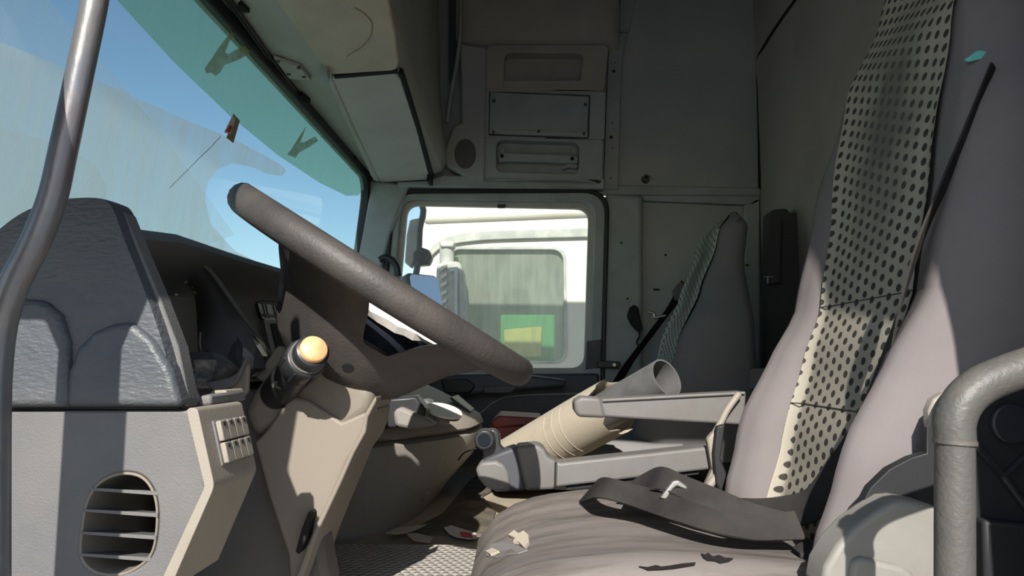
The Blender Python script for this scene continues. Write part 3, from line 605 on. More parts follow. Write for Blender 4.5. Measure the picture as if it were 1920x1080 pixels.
# cream switch trim
YS = 0.602
ppx('switch_trim', rq([(349, 770), (356, 764), (370, 766), (402, 912), (316, 1110), (292, 1110), (383, 913)], [2, 4, 7, 12, 4, 4, 5]), YS, 0.695, 'cream', da, 0.005, seg=3)
A, B = U(370, 768, Y=YS), U(400, 910, Y=YS); E = B - A; nn = V((-E.z, 0, E.x)).normalized()
if nn.x < 0: nn = -nn
def S(s, y, h=0.0): return A + E * s + V((0, y - YS, 0)) + nn * h
prism('switch_bezel', [S(0.18, 0.622), S(0.18, 0.684), S(0.80, 0.684), S(0.80, 0.622)], nn * 0.0025, 'dash_low', da, 0.001)
sw = []
for r_ in range(2):
    for c_ in range(4):
        y0 = 0.6245 + c_ * 0.0145; a0 = 0.20 + r_ * 0.30
        k = prism('rocker_switch', [S(a0, y0, 0.002), S(a0, y0 + 0.0138, 0.002), S(a0 + 0.28, y0 + 0.0138, 0.002), S(a0 + 0.28, y0, 0.002)], nn * 0.005, 'cream', da, 0.0012)
        prism('indicator', [S(a0 + 0.03, y0 + 0.005, 0.0065), S(a0 + 0.03, y0 + 0.009, 0.0065), S(a0 + 0.08, y0 + 0.009, 0.0065), S(a0 + 0.08, y0 + 0.005, 0.0065)], nn * 0.001, 'dark_hole', k, 0)
ppx('dimmer_knob', rq([(388, 742), (398, 732), (424, 731), (428, 750), (392, 757)], 4), 0.68, 0.72, 'cream', da, 0.004, seg=3)
ppx('trim_shelf', [(350, 748), (395, 738), (396, 760), (352, 766)], 0.64, 0.72, 'dash_low', da, 0.003)
# instrument opening
X1, X2 = -0.44, -0.50
outc = cr([U(x, y, X=xx) for x, y, xx in [(250, 452, -0.455), (285, 458, -0.455), (330, 468, -0.452), (372, 488, -0.445), (402, 518, -0.438), (440, 572, -0.425), (476, 622, -0.41), (505, 664, -0.40)]], 5)
inc = cr([U(x, y, X=xx) for x, y, xx in [(252, 494, -0.50), (285, 504, -0.50), (325, 514, -0.50), (352, 530, -0.50), (367, 556, -0.50), (371, 600, -0.50), (372, 650, -0.49), (374, 705, -0.48)]], 5)
mid = [a.lerp(b, 0.5) + V((0.012, 0, 0)) for a, b in zip(outc, inc)]
v, f = grid([outc, [a.lerp(b, 0.2) + V((0.012, 0, 0)) for a, b in zip(outc, inc)], mid, inc]); mk('cluster_surround', v, f, 'dash_face', da, solid=0.004, angle=60)
tube('surround_bead', outc, 0.003, 'dash_low', da, n=8)
tube('broken_rim', [p + V((0.004, 0.0, 0.004 * math.sin(i * 2.3))) for i, p in enumerate(inc)], lambda t: 0.0025 + 0.0015 * math.sin(t * 40), 'clear_shard', da, n=7)
for k, pts in enumerate([[(262, 505), (300, 515), (292, 560)], [(296, 512), (330, 522), (288, 572), (282, 566)], [(300, 540), (318, 558), (290, 572)], [(318, 520), (345, 540), (330, 556)]]):
    q = [U(x, y, X=-0.512 - 0.004 * k) for x, y in pts]; prism('broken_pane', q, (-0.002, 0, 0), 'clear_shard', da, 0)
ppx('white_connector', [(306, 625), (320, 628), (330, 645), (331, 665), (322, 680), (308, 676)], 0.78, 0.80, 'paper', da, 0.006)
# centre air vents and pocket
XV = -0.524
def vx(pts, x=XV): return [U(a, b, X=x) for a, b in pts]
vb = prism('vent_bezel', vx(rq([(474, 537), (600, 550), (612, 612), (492, 600)], 8)), (-0.03, 0, 0), 'black_plastic', da, 0.004)
for i, (a, b) in enumerate([((480, 545), (600, 557)), ((486, 566), (606, 578)), ((492, 590), (610, 602))]):
    tube('louvre', vx([a, b], XV + 0.004), 0.002, 'dash_low', vb, n=6)
for k in range(6):
    x0 = 492 + k * 19; tube('divider', vx([(x0, 548 + k * 1.5), (x0 + 12, 596 + k * 1.2)], XV + 0.003), 0.0018, 'dash_low', vb, n=6)
pk = prism('pocket_frame', vx(rq([(494, 598), (560, 604), (566, 700), (516, 690)], 6)), (-0.03, 0, 0), 'dash_face', da, 0.004)
prism('pocket_hole', vx(rq([(508, 606), (560, 610), (566, 690), (526, 684)], 5), XV + 0.002), (-0.01, 0, 0), 'dark_hole', pk, 0.002)
# things lying in the instrument well
def crumple(name, c, sx, sy, sz, m, seed, label, cat, n=9):
    random.seed(seed); vs = []; fs = []
    R = 6
    secs = []
    for i in range(R + 1):
        th = math.pi * (i + 0.001) / (R + 0.002); ring_ = []
        for j in range(n):
            a = 2 * math.pi * j / n; k = random.uniform(0.65, 1.2)
            ring_.append(V(c) + V((sx * math.sin(th) * math.cos(a) * k, sy * math.sin(th) * math.sin(a) * k, sz * math.cos(th) * random.uniform(0.8, 1.15))))
        secs.append(ring_)
    v, f = loft(secs); o = mk(name, v, f, m, smooth=False); tag(o, label, cat); return o
crumple('plastic_bag', U(385, 695, Y=0.88), 0.035, 0.05, 0.024, 'bag', 3, 'crumpled dark plastic bag in the instrument opening', 'bag')
crumple('plastic_wrapper', U(462, 668, Y=0.98), 0.028, 0.03, 0.03, 'bag', 5, 'crumpled grey plastic wrapper behind the steering column', 'wrapper')
fl = empty('loose_trim_cover', U(440, 735, Y=0.86), 'broken grey cover flap lying beside the steering column', 'cover')
ppx('flap', [(432, 730), (440, 708), (456, 676), (463, 668), (466, 690), (464, 735), (445, 752)], 0.86, 0.868, 'column_plastic', fl, 0.002)
ppx('flap_tray', [(385, 718), (430, 708), (444, 700), (460, 672), (464, 670), (446, 712), (432, 726), (400, 732)], 0.85, 0.865, 'dash_low', fl, 0.002)
# knee panel
ppx('knee_panel', [(330, 720), (470, 735), (560, 780), (620, 1110), (330, 1110)], 0.96, 1.02, 'knee_plastic', da, 0.01)
# ------------------------------------------------------------------ steering column
sc = empty('steering_column', (-0.33, 1.0, ZF), 'beige steering column cover under the wheel', 'steering column')
ppx('upper_shroud', [(452, 772), (470, 738), (498, 702), (534, 652), (560, 640), (640, 668), (704, 735), (694, 775), (640, 815), (575, 790), (500, 812), (478, 826)], 0.935, 1.08, 'column_plastic', sc, 0.018, seg=4)
ppx('lower_cover', [(476, 830), (500, 806), (545, 742), (580, 752), (640, 792), (692, 770), (688, 800), (676, 830), (652, 864), (630, 918), (604, 980), (580, 1040), (556, 1110), (544, 1110), (540, 1042), (505, 935)], 0.925, 1.07, 'column_plastic', sc, 0.014, seg=4)
ppx('edge_flange', [(704, 742), (706, 752), (690, 782), (686, 810), (664, 850), (640, 905), (600, 990), (562, 1100), (548, 1100), (592, 985), (632, 900), (656, 848), (676, 808), (684, 775)], 0.905, 0.94, 'column_plastic', sc, 0.006, seg=3)
ppx('slot', [(578, 960), (583, 966), (574, 1010), (560, 1040), (554, 1034), (566, 990)], 0.9, 0.93, 'dark_hole', sc, 0.001)
ppx('adjust_lever', rq([(478, 708), (520, 648), (545, 652), (544, 668), (504, 724)], 5), 0.99, 1.03, 'cream', sc, 0.006, seg=3)
# indicator stalk
ss = empty('stalk', U(520, 745, Y=0.93)); ss.parent = sc; ss.location = WL[ss.name] - WL[sc.name]
p0, p1 = U(520, 738, Y=0.945), U(591, 652, Y=0.83); ax = (p1 - p0)
def along(t): return p0 + ax * t
tube('stem', [along(t) for t in (0, 0.1, 0.55, 0.58, 0.62)], lambda t: 0.0225, 'black_plastic', ss, n=24)
tube('collar', [along(t) for t in (0.60, 0.62, 0.80, 0.82)], lambda t: 0.0255 if 0.1 < t < 0.9 else 0.0235, 'black_plastic', ss, n=24)
tube('white_ring', [along(t) for t in (0.815, 0.84)], 0.0225, 'arm_plastic', ss, n=24)
tube('tip', [along(t) for t in (0.83, 0.94, 0.95)], lambda t: 0.0205 if t < 0.9 else 0.019, 'black_plastic', ss, n=24)
tube('cap', [along(t) for t in (0.94, 0.98, 1.0)], lambda t: 0.0165 if t < 0.9 else 0.0145, 'orange', ss, n=24)
for k in range(7):
    a = k * 2 * math.pi / 7; u_ = ax.normalized(); s_ = u_.cross(V((0, 0, 1))).normalized(); t_ = s_.cross(u_)
    d = s_ * math.cos(a) + t_ * math.sin(a); tube('grip_rib', [along(0.63) + d * 0.0252, along(0.79) + d * 0.0252], 0.0018, 'black_plastic', ss, n=6)
v, f = tube_geo([along(t) for t in (0, 0.1, 0.55, 0.58, 0.62)], 0.0225, 24); STM = surf(v, f)
decal('wiper_symbol', STM, [(510, 722), (516, 713), (522, 716), (519, 722), (528, 728), (526, 731), (516, 725), (512, 728)], 'arm_plastic', ss, 0.0003, 0.0004)
# ------------------------------------------------------------------ steering wheel
Cw = U(724, 538, Y=1.0)
uu = (U(970, 694, Y=1.0) - U(478, 382, Y=1.0)); RW = uu.length / 2 ; uu.normalize()
vv = V((0, 1, 0)); ww = uu.cross(vv).normalized()
if ww.z < 0: ww = -ww
def Wh(u, v_, w): return Cw + uu * u + vv * v_ + ww * w
stw = empty('steering_wheel', Wh(0, 0, -0.14), 'worn grey steering wheel with deep hub and scuffed foam rim', 'steering wheel')
secs = []
for k in range(72):
    a = 2 * math.pi * k / 72
    secs.append([Wh((RW + 0.0185 * math.cos(b)) * math.cos(a), (RW + 0.0185 * math.cos(b)) * math.sin(a), 0.0185 * math.sin(b) * 1.1) for b in [2 * math.pi * j / 14 for j in range(14)]])
v, f = loft(secs, closed=True); mk('rim', v, f, 'wheel_foam', stw, angle=80)
# deep hub bowl
def hubsec(w, a, b, n=28, e=3.0, u0=0.0):
    out = []
    for k in range(n):
        t = 2 * math.pi * k / n; c, s = math.cos(t), math.sin(t)
        out.append(Wh(u0 + a * math.copysign(abs(c) ** (2 / e), c), b * math.copysign(abs(s) ** (2 / e), s), w))
    return out
PRF = [(0, 0.222, 0.0), (0.12, 0.205, -0.010), (0.3, 0.172, -0.032), (0.5, 0.140, -0.062), (0.7, 0.116, -0.098), (0.85, 0.098, -0.124), (0.95, 0.078, -0.139), (1.0, 0.055, -0.146)]
SPK = [(-106, -86), (-42, -20), (74, 94), (138, 160)]
D = math.radians
def sst(x): x = max(0.0, min(1.0, x)); return x * x * (3 - 2 * x)
def tstart(deg):     # where the web begins below the rim: 0 on a spoke, lower in the openings
    best = 999
    for a, b in SPK:
        for k in (-360, 0, 360):
            best = min(best, 0 if a + k <= deg <= b + k else min(abs(deg - a - k), abs(deg - b - k)))
    d = (deg + 180) % 360 - 180
    near_win = -86 <= d <= -42 or 94 <= d <= 138
    return 0.56 * sst(best / 15.0) if near_win else 0.74 * sst(best / 34.0)
def shell(off):
    secs = []
    for k in range(180):
        deg = k * 2; a = D(deg); t0 = tstart(deg); col = []
        for i in range(13):
            t = t0 + (1 - t0) * i / 12
            r = interp([(q[0], q[1]) for q in PRF], t) + off; w = interp([(q[0], q[2]) for q in PRF], t)
            col.append(Wh(r * math.cos(a), r * 0.96 * math.sin(a), w + off * 0.4))
        secs.append(col)
    return secs
so_, si_ = shell(0.0), shell(-0.010)
vs_ = [o_ + i_[::-1] for o_, i_ in zip(so_, si_)]
v, f = loft(vs_, closed=True); mk('spoke_shell', v, f, 'wheel_foam', stw, angle=50); ST = surf(v, f)
v, f = loft([hubsec(-0.1465, 0.045, 0.045, e=2), hubsec(-0.146, 0.056, 0.054, e=2), hubsec(-0.125, 0.085, 0.08, e=2), hubsec(-0.10, 0.098, 0.092, e=2), hubsec(-0.07, 0.10, 0.095, e=2)]); mk('hub', v, f, 'wheel_foam', stw, angle=60)
v, f = loft([hubsec(-0.07, 0.098, 0.086), hubsec(-0.05, 0.102, 0.090), hubsec(-0.03, 0.098, 0.084), hubsec(-0.018, 0.085, 0.07), hubsec(-0.014, 0.06, 0.05)]); mk('airbag_pad', v, f, 'wheel_pad', stw, angle=60)
decal('bolt_hole', ST, [(652 + 11 * math.cos(k * math.pi / 8), 688 + 7 * math.sin(k * math.pi / 8)) for k in range(16)], 'dark_hole', stw, 0.0005, 0.0008)
# crumpled white paper stuck on the wheel pad
pw = []
random.seed(11)
for i in range(10):
    t = i / 9; x = 676 + 150 * t; y = 556 + 84 * t
    pw.append([U(x, y - 8, Y=0.905), U(x + 3, y + 12 * math.sin(math.pi * (0.25 + 0.7 * t)) + 5 + random.uniform(-2, 4), Y=0.897), U(x - 2, y + 24 * math.sin(math.pi * (0.25 + 0.7 * t)) + random.uniform(-2, 4) + 4, Y=0.905)])
v, f = grid(pw); o = mk('paper_scrap', v, f, 'paper', solid=0.002, smooth=False); tag(o, 'crumpled white paper tucked between the wheel rim and hub pad', 'paper')
# ------------------------------------------------------------------ centre console
cc_ = empty('centre_console', (-0.35, 1.8, ZF), 'scuffed grey engine tunnel console with cream top beside the steering column', 'console')
XBt = [(1.40, -0.44), (1.47, -0.35), (1.55, -0.295), (1.7, -0.265), (1.9, -0.25), (2.1, -0.26), (2.25, -0.33), (2.33, -0.42)]
XNt = [(1.40, -0.41), (1.47, -0.33), (1.55, -0.255), (1.65, -0.19), (1.75, -0.145), (1.9, -0.128), (2.05, -0.14), (2.2, -0.22), (2.33, -0.40)]
low_s, top_s = [], []
for i in range(26):
    y = 1.40 + 0.93 * (i / 25); xb, xn = interp(XBt, y), interp(XNt, y); xt = min(xn - 0.10, -0.27)
    P_ = [(-0.70, ZF), (xb, ZF), (xb + 0.35 * (xn - xb), -0.30), (xb + 0.8 * (xn - xb), -0.24), (xn, -0.195), (xn, -0.178), (xn - 0.02, -0.170), (-0.70, -0.170)]
    low_s.append([V((x, y, z)) for x, z in P_])
    P_ = [(-0.70, -0.167), (xn - 0.012, -0.167), (xn + 0.002, -0.160), (xn - 0.005, -0.147), (xn * 0.6 + xt * 0.4, -0.118), (xt, -0.085), (xt - 0.05, -0.062), (-0.70, -0.05)]
    top_s.append([V((x, y, z)) for x, z in P_])
v, f = loft(low_s); mk('tunnel_body', v, f, 'console_plastic', cc_, angle=50); TT = surf(v, f)
v, f = loft(top_s); mk('top_cover', v, f, 'console_top', cc_, angle=50)
tube('lower_seam', cr([U(x, y, Y=yy) + V((0.002, -0.003, 0)) for x, y, yy in [(858, 862, 1.66), (870, 848, 1.70), (892, 841, 1.76)]], 3), 0.002, 'dark_hole', cc_, n=6)
ph, pn = hit(TT, 798, 930, 0.002); disc('plug', ph - pn * 0.003, pn, 0.013, 0.005, 'console_plastic', cc_, 16)
prism('card_slot', [U(x, y, Y=yy) for x, y, yy in [(843, 748, 1.86), (856, 744, 1.98), (887, 770, 1.98), (880, 776, 1.86)]], (0.004, 0, 0.006), 'black_plastic', cc_, 0.001)
bx_ = empty('gear_well', U(740, 790, Y=1.5)); bx_.parent = cc_; bx_.location = WL[bx_.name] - WL[cc_.name]
ppx('well_rim', [(690, 750), (780, 742), (800, 770), (792, 800), (700, 806)], 1.47, 1.53, 'black_plastic', bx_, 0.006)
ppx('boot', [(736, 772), (750, 762), (790, 780), (820, 798), (770, 806), (740, 800)], 1.45, 1.50, 'console_plastic', bx_, 0.008)
ppx('grey_liner', [(782, 752), (798, 748), (812, 756), (812, 776), (804, 782), (788, 776)], 1.60, 1.66, 'tube_inner', bx_, 0.008)
ot = empty('round_tray', U(830, 785, Y=1.58), 'small round white topped tray with dark red rim on the console', 'tray')
c0 = U(832, 773, Y=1.56)
nrm = V((0.25, -0.25, 0.93)).normalized()
disc('white_top', c0, nrm, 0.041, 0.006, 'card_white', ot, 28, 0.002)
disc('red_base', c0 - nrm * 0.010 + V((0.012, 0, 0)), nrm, 0.026, 0.0095, 'red', ot, 24, 0.001)
disc('foot', c0 - nrm * 0.024, nrm, 0.018, 0.015, 'console_plastic', ot, 16, 0.001)
# ------------------------------------------------------------------ driver's seat
def make_seat(root, Yc, dx, zmap, dots, fab, shell, cushion_z, cx0, cx1, wear, hwk=1.0, thk=1.0, backx=-9, xtab=None):
    XB_ = [(-0.30, 0.355), (-0.24, 0.376), (-0.13, 0.406), (0, 0.445), (0.09, 0.473), (0.24, 0.50), (0.43, 0.530), (0.555, 0.585), (0.78, 0.66)]
    if xtab: XB_ = xtab
    HW = [(-0.30, 0.19), (-0.2, 0.225), (-0.1, 0.24), (0.1, 0.25), (0.28, 0.245), (0.40, 0.205), (0.5, 0.17), (0.7, 0.155), (0.75, 0.14), (0.78, 0.10)]
    AM = [(-0.30, 0.03), (-0.2, 0.074), (-0.08, 0.070), (0.09, 0.026), (0.23, 0.018), (0.4, 0.003), (0.5, 0.0)]
    TH = [(-0.30, 0.12), (0.0, 0.14), (0.4, 0.12), (0.7, 0.10), (0.78, 0.05)]
    WI = [(-0.30, 0.12), (0, 0.135), (0.2, 0.14), (0.35, 0.15), (0.5, 0.145), (0.7, 0.135), (0.78, 0.07)]
    def fx(z, q):   # q in -1..1 across the width
        a = abs(q); b = interp([(0.50, 0), (0.66, 0.75), (0.80, 1.0), (0.92, 0.8), (1.0, 0.25)], a)
        e = interp([(0.85, 0), (1.0, 0.03)], a)
        top = interp([(0.70, 0), (0.78, 0.035)], z)
        return interp(XB_, z) + dx - interp(AM, z) * b + e + top
    NS, NQ = 48, 40
    rows = []
    zs = [-0.30 + 1.08 * i / NS for i in range(NS + 1)]
    for z in zs:
        hw = interp(HW, z) * hwk; r = []
        for j in range(NQ + 1):
            q = -1 + 2 * j / NQ; r.append(V((min(fx(z, q), interp(XB_, z) + dx + interp(TH, z) * thk - 0.006), Yc + q * hw, zmap(z))))
        xb = max(interp(XB_, z) + dx + interp(TH, z) * thk, backx)
        for q in (1.0, 0.9, 0.4, 0, -0.4, -0.9, -1.0): r.append(V((xb - min(0.03, interp(TH, z) * thk * 0.3) * (abs(q) > 0.95), Yc + q * hw, zmap(z))))
        rows.append(r)
    v, f = loft(rows); mk('backrest', v, f, fab, root, angle=60)
    rows = []; uvs = []
    for z in zs:
        hw = interp(HW, z) * hwk; wi = interp(WI, z) * hwk; r = []
        for j in range(29):
            y = -wi + 2 * wi * j / 28; r.append(V((min(fx(z, max(-1, min(1, y / hw))), interp(XB_, z) + dx + interp(TH, z) * thk - 0.006) - 0.006, Yc + y, zmap(z)))); uvs.append((y, zmap(z)))
        rows.append(r)
    v, f = grid(rows); mk('backrest_insert', v, f, dots, root, angle=60, uv=uvs)
    # cross seams of the insert
    for z in (-0.065, 0.085):
        tube('seam', [V((fx(z, y / interp(HW, z)) - 0.0062, Yc + y, zmap(z))) for y in [-interp(WI, z) + 2 * interp(WI, z) * k / 10 for k in range(11)]], 0.0009, 'seat_shell', root, n=5)
    # cushion
    secs = []
    for i in range(19):
        t = i / 18; x = cx0 + (cx1 - cx0) * t
        k = interp([(0, 0.0), (0.03, 0.40), (0.09, 0.70), (0.2, 0.90), (0.4, 1), (1, 1)], t)
        hw = 0.255 * (0.86 + 0.14 * k); top = cushion_z + 0.012 * math.sin(math.pi * min(1, t * 1.3)) - 0.065 * (1 - k); s = []
        for (y, h) in [(-1.0, -0.11), (-1.0, -0.05), (-0.97, -0.018), (-0.9, 0.0), (-0.78, 0.008), (-0.6, 0.0), (-0.3, -0.006), (0, -0.008), (0.3, -0.006), (0.6, 0.0), (0.78, 0.008), (0.9, 0.0), (0.97, -0.018), (1.0, -0.05), (1.0, -0.11), (0, -0.11)]:
            z = top + h if h > -0.1 else cushion_z - 0.11
            s.append(V((x, Yc + y * hw, z)))
        secs.append(s)
    v, f = loft(secs); mk('cushion', v, f, wear, root, angle=60); ctree = surf(v, f)
    box('base', (cx0 + 0.06, Yc - 0.2, ZF), (cx1 - 0.02, Yc + 0.2, cushion_z - 0.105), shell, root, 0.01)
    return fx, ctree
seat = empty('driver_chair', (0.2, 1.0, ZF), 'worn mauve-grey driver seat with dotted centre panel and armrests', 'seat')
CZ = -0.228
fx, CT = make_seat(seat, 1.0, 0.0, lambda z: z, 'dot_cloth', 'fabric', 'seat_shell', CZ, -0.085, 0.44, 'fabric_worn')
# armrests on the far side of the driver's seat
YA = 1.275
la = empty('gear_armrest', U(1100, 915, Y=YA)); la.parent = seat; la.location = WL[la.name] - WL[seat.name]
ppx('beam', [(1030, 862), (1050, 868), (1325, 838), (1338, 842), (1340, 880), (1046, 914), (1030, 914)], YA, YA + 0.055, 'arm_plastic', la, 0.005, seg=3)
ppx('pod', [(966, 838), (1008, 834), (1020, 842), (1028, 858), (1046, 866), (1044, 914), (1036, 919), (985, 921)], YA - 0.006, YA + 0.062, 'arm_plastic', la, 0.006, seg=3)
ppx('dark_band', [(905, 862), (938, 848), (966, 838), (972, 850), (987, 921), (930, 922), (910, 900)], YA - 0.004, YA + 0.060, 'arm_dark', la, 0.006, seg=3)  # darker band between the pod and the end cap
ppx('end_cap', [(891, 880), (902, 866), (930, 864), (946, 872), (954, 888), (959, 922), (930, 923), (908, 912), (897, 898)], YA - 0.010, YA + 0.05, 'arm_plastic', la, 0.006, seg=3)
for x in (1040,): ppx('joint', [(x, 866), (x + 3, 867), (x + 2, 914), (x - 1, 914)], YA - 0.008, YA + 0.05, 'dark_hole', la, 0)
ppx('under_shade', [(1062, 912), (1310, 884), (1310, 889), (1062, 918)], YA + 0.01, YA + 0.04, 'seat_shell', la, 0)  # black strip painting the shade below the armrest beam
ua = empty('folding_armrest', U(1200, 790, Y=YA)); ua.parent = seat; ua.location = WL[ua.name] - WL[seat.name]
ppx('pad', [(1126, 748), (1400, 734), (1396, 798), (1190, 786), (1130, 782)], YA + 0.0, YA + 0.055, 'arm_plastic', ua, 0.005, seg=3)
ppx('tip', [(1076, 752), (1090, 744), (1126, 746), (1136, 784), (1084, 782), (1077, 770)], YA - 0.004, YA + 0.058, 'arm_plastic', ua, 0.006, seg=3)
tube('pad_edge', [U(1130, 751, Y=YA - 0.002), U(1396, 737, Y=YA - 0.002)], 0.003, 'arm_plastic', ua, n=8)
# shift knob on a bracket at the armrest front
sk = empty('shift_knob', U(912, 850, Y=1.31)); sk.parent = seat; sk.location = WL[sk.name] - WL[seat.name]
kc = U(908, 825, Y=1.275)
disc('knob', kc, (0, 1, 0), 0.0185, 0.03, 'black_plastic', sk, 24, 0.004)
disc('knob_face', kc - V((0, 0.002, 0)), (0, 1, 0), 0.012, 0.004, 'wheel_pad', sk, 20, 0.001)
ppx('bracket', [(905, 806), (926, 804), (937, 812), (938, 836), (950, 846), (940, 856), (906, 866), (902, 845)], 1.30, 1.325, 'black_plastic', sk, 0.004, seg=3)
# recliner bracket and lever between armrest and backrest
rb = empty('recliner', U(1340, 950, Y=1.22)); rb.parent = seat; rb.location = WL[rb.name] - WL[seat.name]
tube('trim_bow', cr([U(x, y, Y=1.262) for x, y in [(1386, 738), (1364, 768), (1352, 792), (1336, 822), (1334, 850), (1342, 884)]], 4), 0.006, 'cream', rb, n=8)
ppx('hinge_plate', [(1344, 800), (1360, 795), (1352, 860), (1372, 910), (1398, 962), (1370, 962), (1342, 905), (1338, 850)], 1.235, 1.25, 'seat_shell', rb, 0.003)
ppx('cream_cover', [(1326, 824), (1340, 808), (1350, 820), (1350, 884), (1362, 946), (1330, 940), (1322, 912), (1336, 880)], 1.25, 1.27, 'cream', rb, 0.004)
tube('lever', cr([U(x, y, Y=1.245) for x, y in [(1322, 938), (1328, 916), (1340, 898), (1352, 886)]], 4), 0.007, 'cream', rb, n=10)
disc('bolt', U(1377, 942, Y=1.231), (0, 1, 0), 0.004, 0.006, 'metal', rb, 10)
# near side: recliner side plate and pale plastic seat side cover
sp_ = empty('side_cover', U(1660, 1080, Y=0.70)); sp_.parent = seat; sp_.location = WL[sp_.name] - WL[seat.name]
ppx('cover', [(1540, 1110), (1548, 1062), (1572, 1022), (1604, 988), (1640, 962), (1676, 940), (1700, 938), (1755, 948), (1762, 958), (1766, 1110)], 0.70, 0.745, 'seat_plastic', sp_, 0.012, seg=4)
ppx('inset_panel', [(1592, 1110), (1600, 1052), (1618, 1046), (1690, 1062), (1716, 1078), (1724, 1110)], 0.693, 0.71, 'seat_plastic', sp_, 0.005, seg=3)
ppx('recliner_plate', [(1600, 1000), (1612, 955), (1632, 915), (1668, 880), (1710, 858), (1738, 850), (1738, 800), (1752, 766), (1785, 742), (1830, 715), (2050, 660), (2050, 1110), (1600, 1110)], 0.738, 0.752, 'seat_shell', sp_, 0.001)
disc('recliner_boss', U(1900, 795, Y=0.730), (0, 1, 0), 0.02, 0.012, 'black_plastic', sp_, 24, 0.002)
tube('plate_rib', [U(1790, 790, Y=0.736), U(1880, 892, Y=0.736), U(1940, 840, Y=0.736)], 0.004, 'black_plastic', sp_, n=8)
tube('plate_rib', [U(1880, 892, Y=0.736), U(1930, 960, Y=0.736)], 0.004, 'black_plastic', sp_, n=8)
ppx('lower_box', [(1845, 975), (2050, 995), (2050, 1110), (1848, 1110)], 0.722, 0.74, 'seat_shell', sp_, 0.004)
# tears on the cushion
def on_cush(x, y, z=CZ + 0.006): return U(x, y, Z=z)
decal('torn_cloth', CT, [(910, 1032), (922, 1022), (944, 1018), (966, 1024), (990, 1034), (972, 1040), (952, 1042), (930, 1048), (914, 1044)], 'fabric_dark', seat, 0.0006)
decal('torn_foam', CT, [(956, 1008), (966, 1000), (974, 1006), (984, 1001), (993, 1010), (994, 1022), (986, 1034), (980, 1028), (974, 1022), (964, 1022), (968, 1014)], 'foam', seat, 0.001, 0.004)
decal('torn_foam', CT, [(914, 1036), (926, 1032), (938, 1038), (922, 1044)], 'foam', seat, 0.001, 0.003)
decal('tear', CT, [(1314, 1041), (1322, 1043), (1328, 1040), (1336, 1047), (1348, 1044), (1358, 1049), (1374, 1050), (1366, 1055), (1350, 1058), (1340, 1054), (1326, 1053), (1318, 1048)], 'tear', seat)
decal('tear', CT, [(1198, 1065), (1214, 1067), (1230, 1063), (1240, 1066), (1256, 1064), (1280, 1060), (1304, 1058), (1302, 1062), (1262, 1068), (1240, 1070), (1214, 1071)], 'tear', seat)
# teal scrap on the backrest side
tag(prism('teal_tape', [U(x, y, Y=0.80) for x, y in [(1812, 112), (1836, 94), (1862, 97), (1874, 84), (1879, 90), (1877, 108), (1868, 117), (1842, 110), (1818, 116)]], (0.0, 0.006, 0.002), 'teal', bevel=0.001), 'torn scrap of teal tape on the side of the driver seat head', 'tape')
# ------------------------------------------------------------------ driver's seat belt
sb = empty('driver_seat_belt', U(1420, 990, Y=1.0), 'black seat belt lying across the driver seat with its tongue, narrow top drawn as crease shade', 'seat belt')
def bp(z, y, h=0.012): return V((fx(z, max(-1, min(1, (y - 1.0) / 0.24))) - h, y, z))
pts = [U(x, y, Y=yy) for x, y, yy in [(1862, 122, 0.780), (1816, 238, 0.784), (1772, 342, 0.795), (1728, 445, 0.81), (1692, 560, 0.825), (1658, 680, 0.845), (1616, 800, 0.875), (1565, 888, 0.915), (1500, 955, 0.955)]] + [V((0.28, 1.06, -0.203)), V((0.20, 1.09, -0.204)), V((0.14, 1.12, -0.20))]
wds = [(0.75, 0.5, 0.2), (0.75, 0.5, 0.2), (0.7, 0.55, 0.2), (0.6, 0.7, 0.2), (0.5, 0.8, 0.2), (0.3, 0.9, 0.25), (0.1, 0.9, 0.25), (-0.1, 0.9, 0.3), (-0.2, 0.8, 0.3), (0.1, 1, 0.05), (0.2, 1, 0.0), (0.4, 1, 0.05)]
ribbon('webbing', pts, lambda t: interp([(0, 0.012), (0.2, 0.022), (0.4, 0.044), (1, 0.046)], t), [V(w) for w in wds], 'belt', sb)  # narrow top run paints the shade of a backrest crease; the rest is belt
pts = [U(x, y, Z=z) for x, y, z in [(1500, 985, -0.20), (1440, 988, -0.20), (1370, 985, -0.195), (1290, 962, -0.190), (1210, 935, -0.185), (1130, 915, -0.178), (1100, 925, -0.205)]]
ribbon('lap_webbing', pts, 0.036, [V((0.15, 0.6, 0.75)), V((0.2, 0.7, 0.6)), V((0.3, 0.8, 0.5)), V((0.3, 0.8, 0.5)), V((0.3, 0.7, 0.6)), V((0.3, 0.7, 0.5)), V((0.3, 0.9, 0.2))], 'belt', sb)
pts = [U(x, y, Z=z) for x, y, z in [(1170, 925, -0.190), (1205, 906, -0.172), (1238, 898, -0.160), (1275, 910, -0.165), (1330, 935, -0.178), (1400, 965, -0.192), (1470, 985, -0.20)]]
ribbon('folded_webbing', pts, 0.040, [V((0.3, 0.8, 0.4)), V((0.2, 0.8, 0.45)), V((0.2, 0.8, 0.5)), V((0.3, 0.8, 0.5)), V((0.3, 0.7, 0.6)), V((0.3, 0.7, 0.6)), V((0.3, 0.7, 0.6))], 'belt', sb)
tg = ppx('tongue', [(1237, 934), (1262, 902), (1272, 900), (1290, 912), (1288, 920), (1270, 912), (1262, 918), (1250, 938)], 0.965, 0.973, 'metal', sb, 0.002)
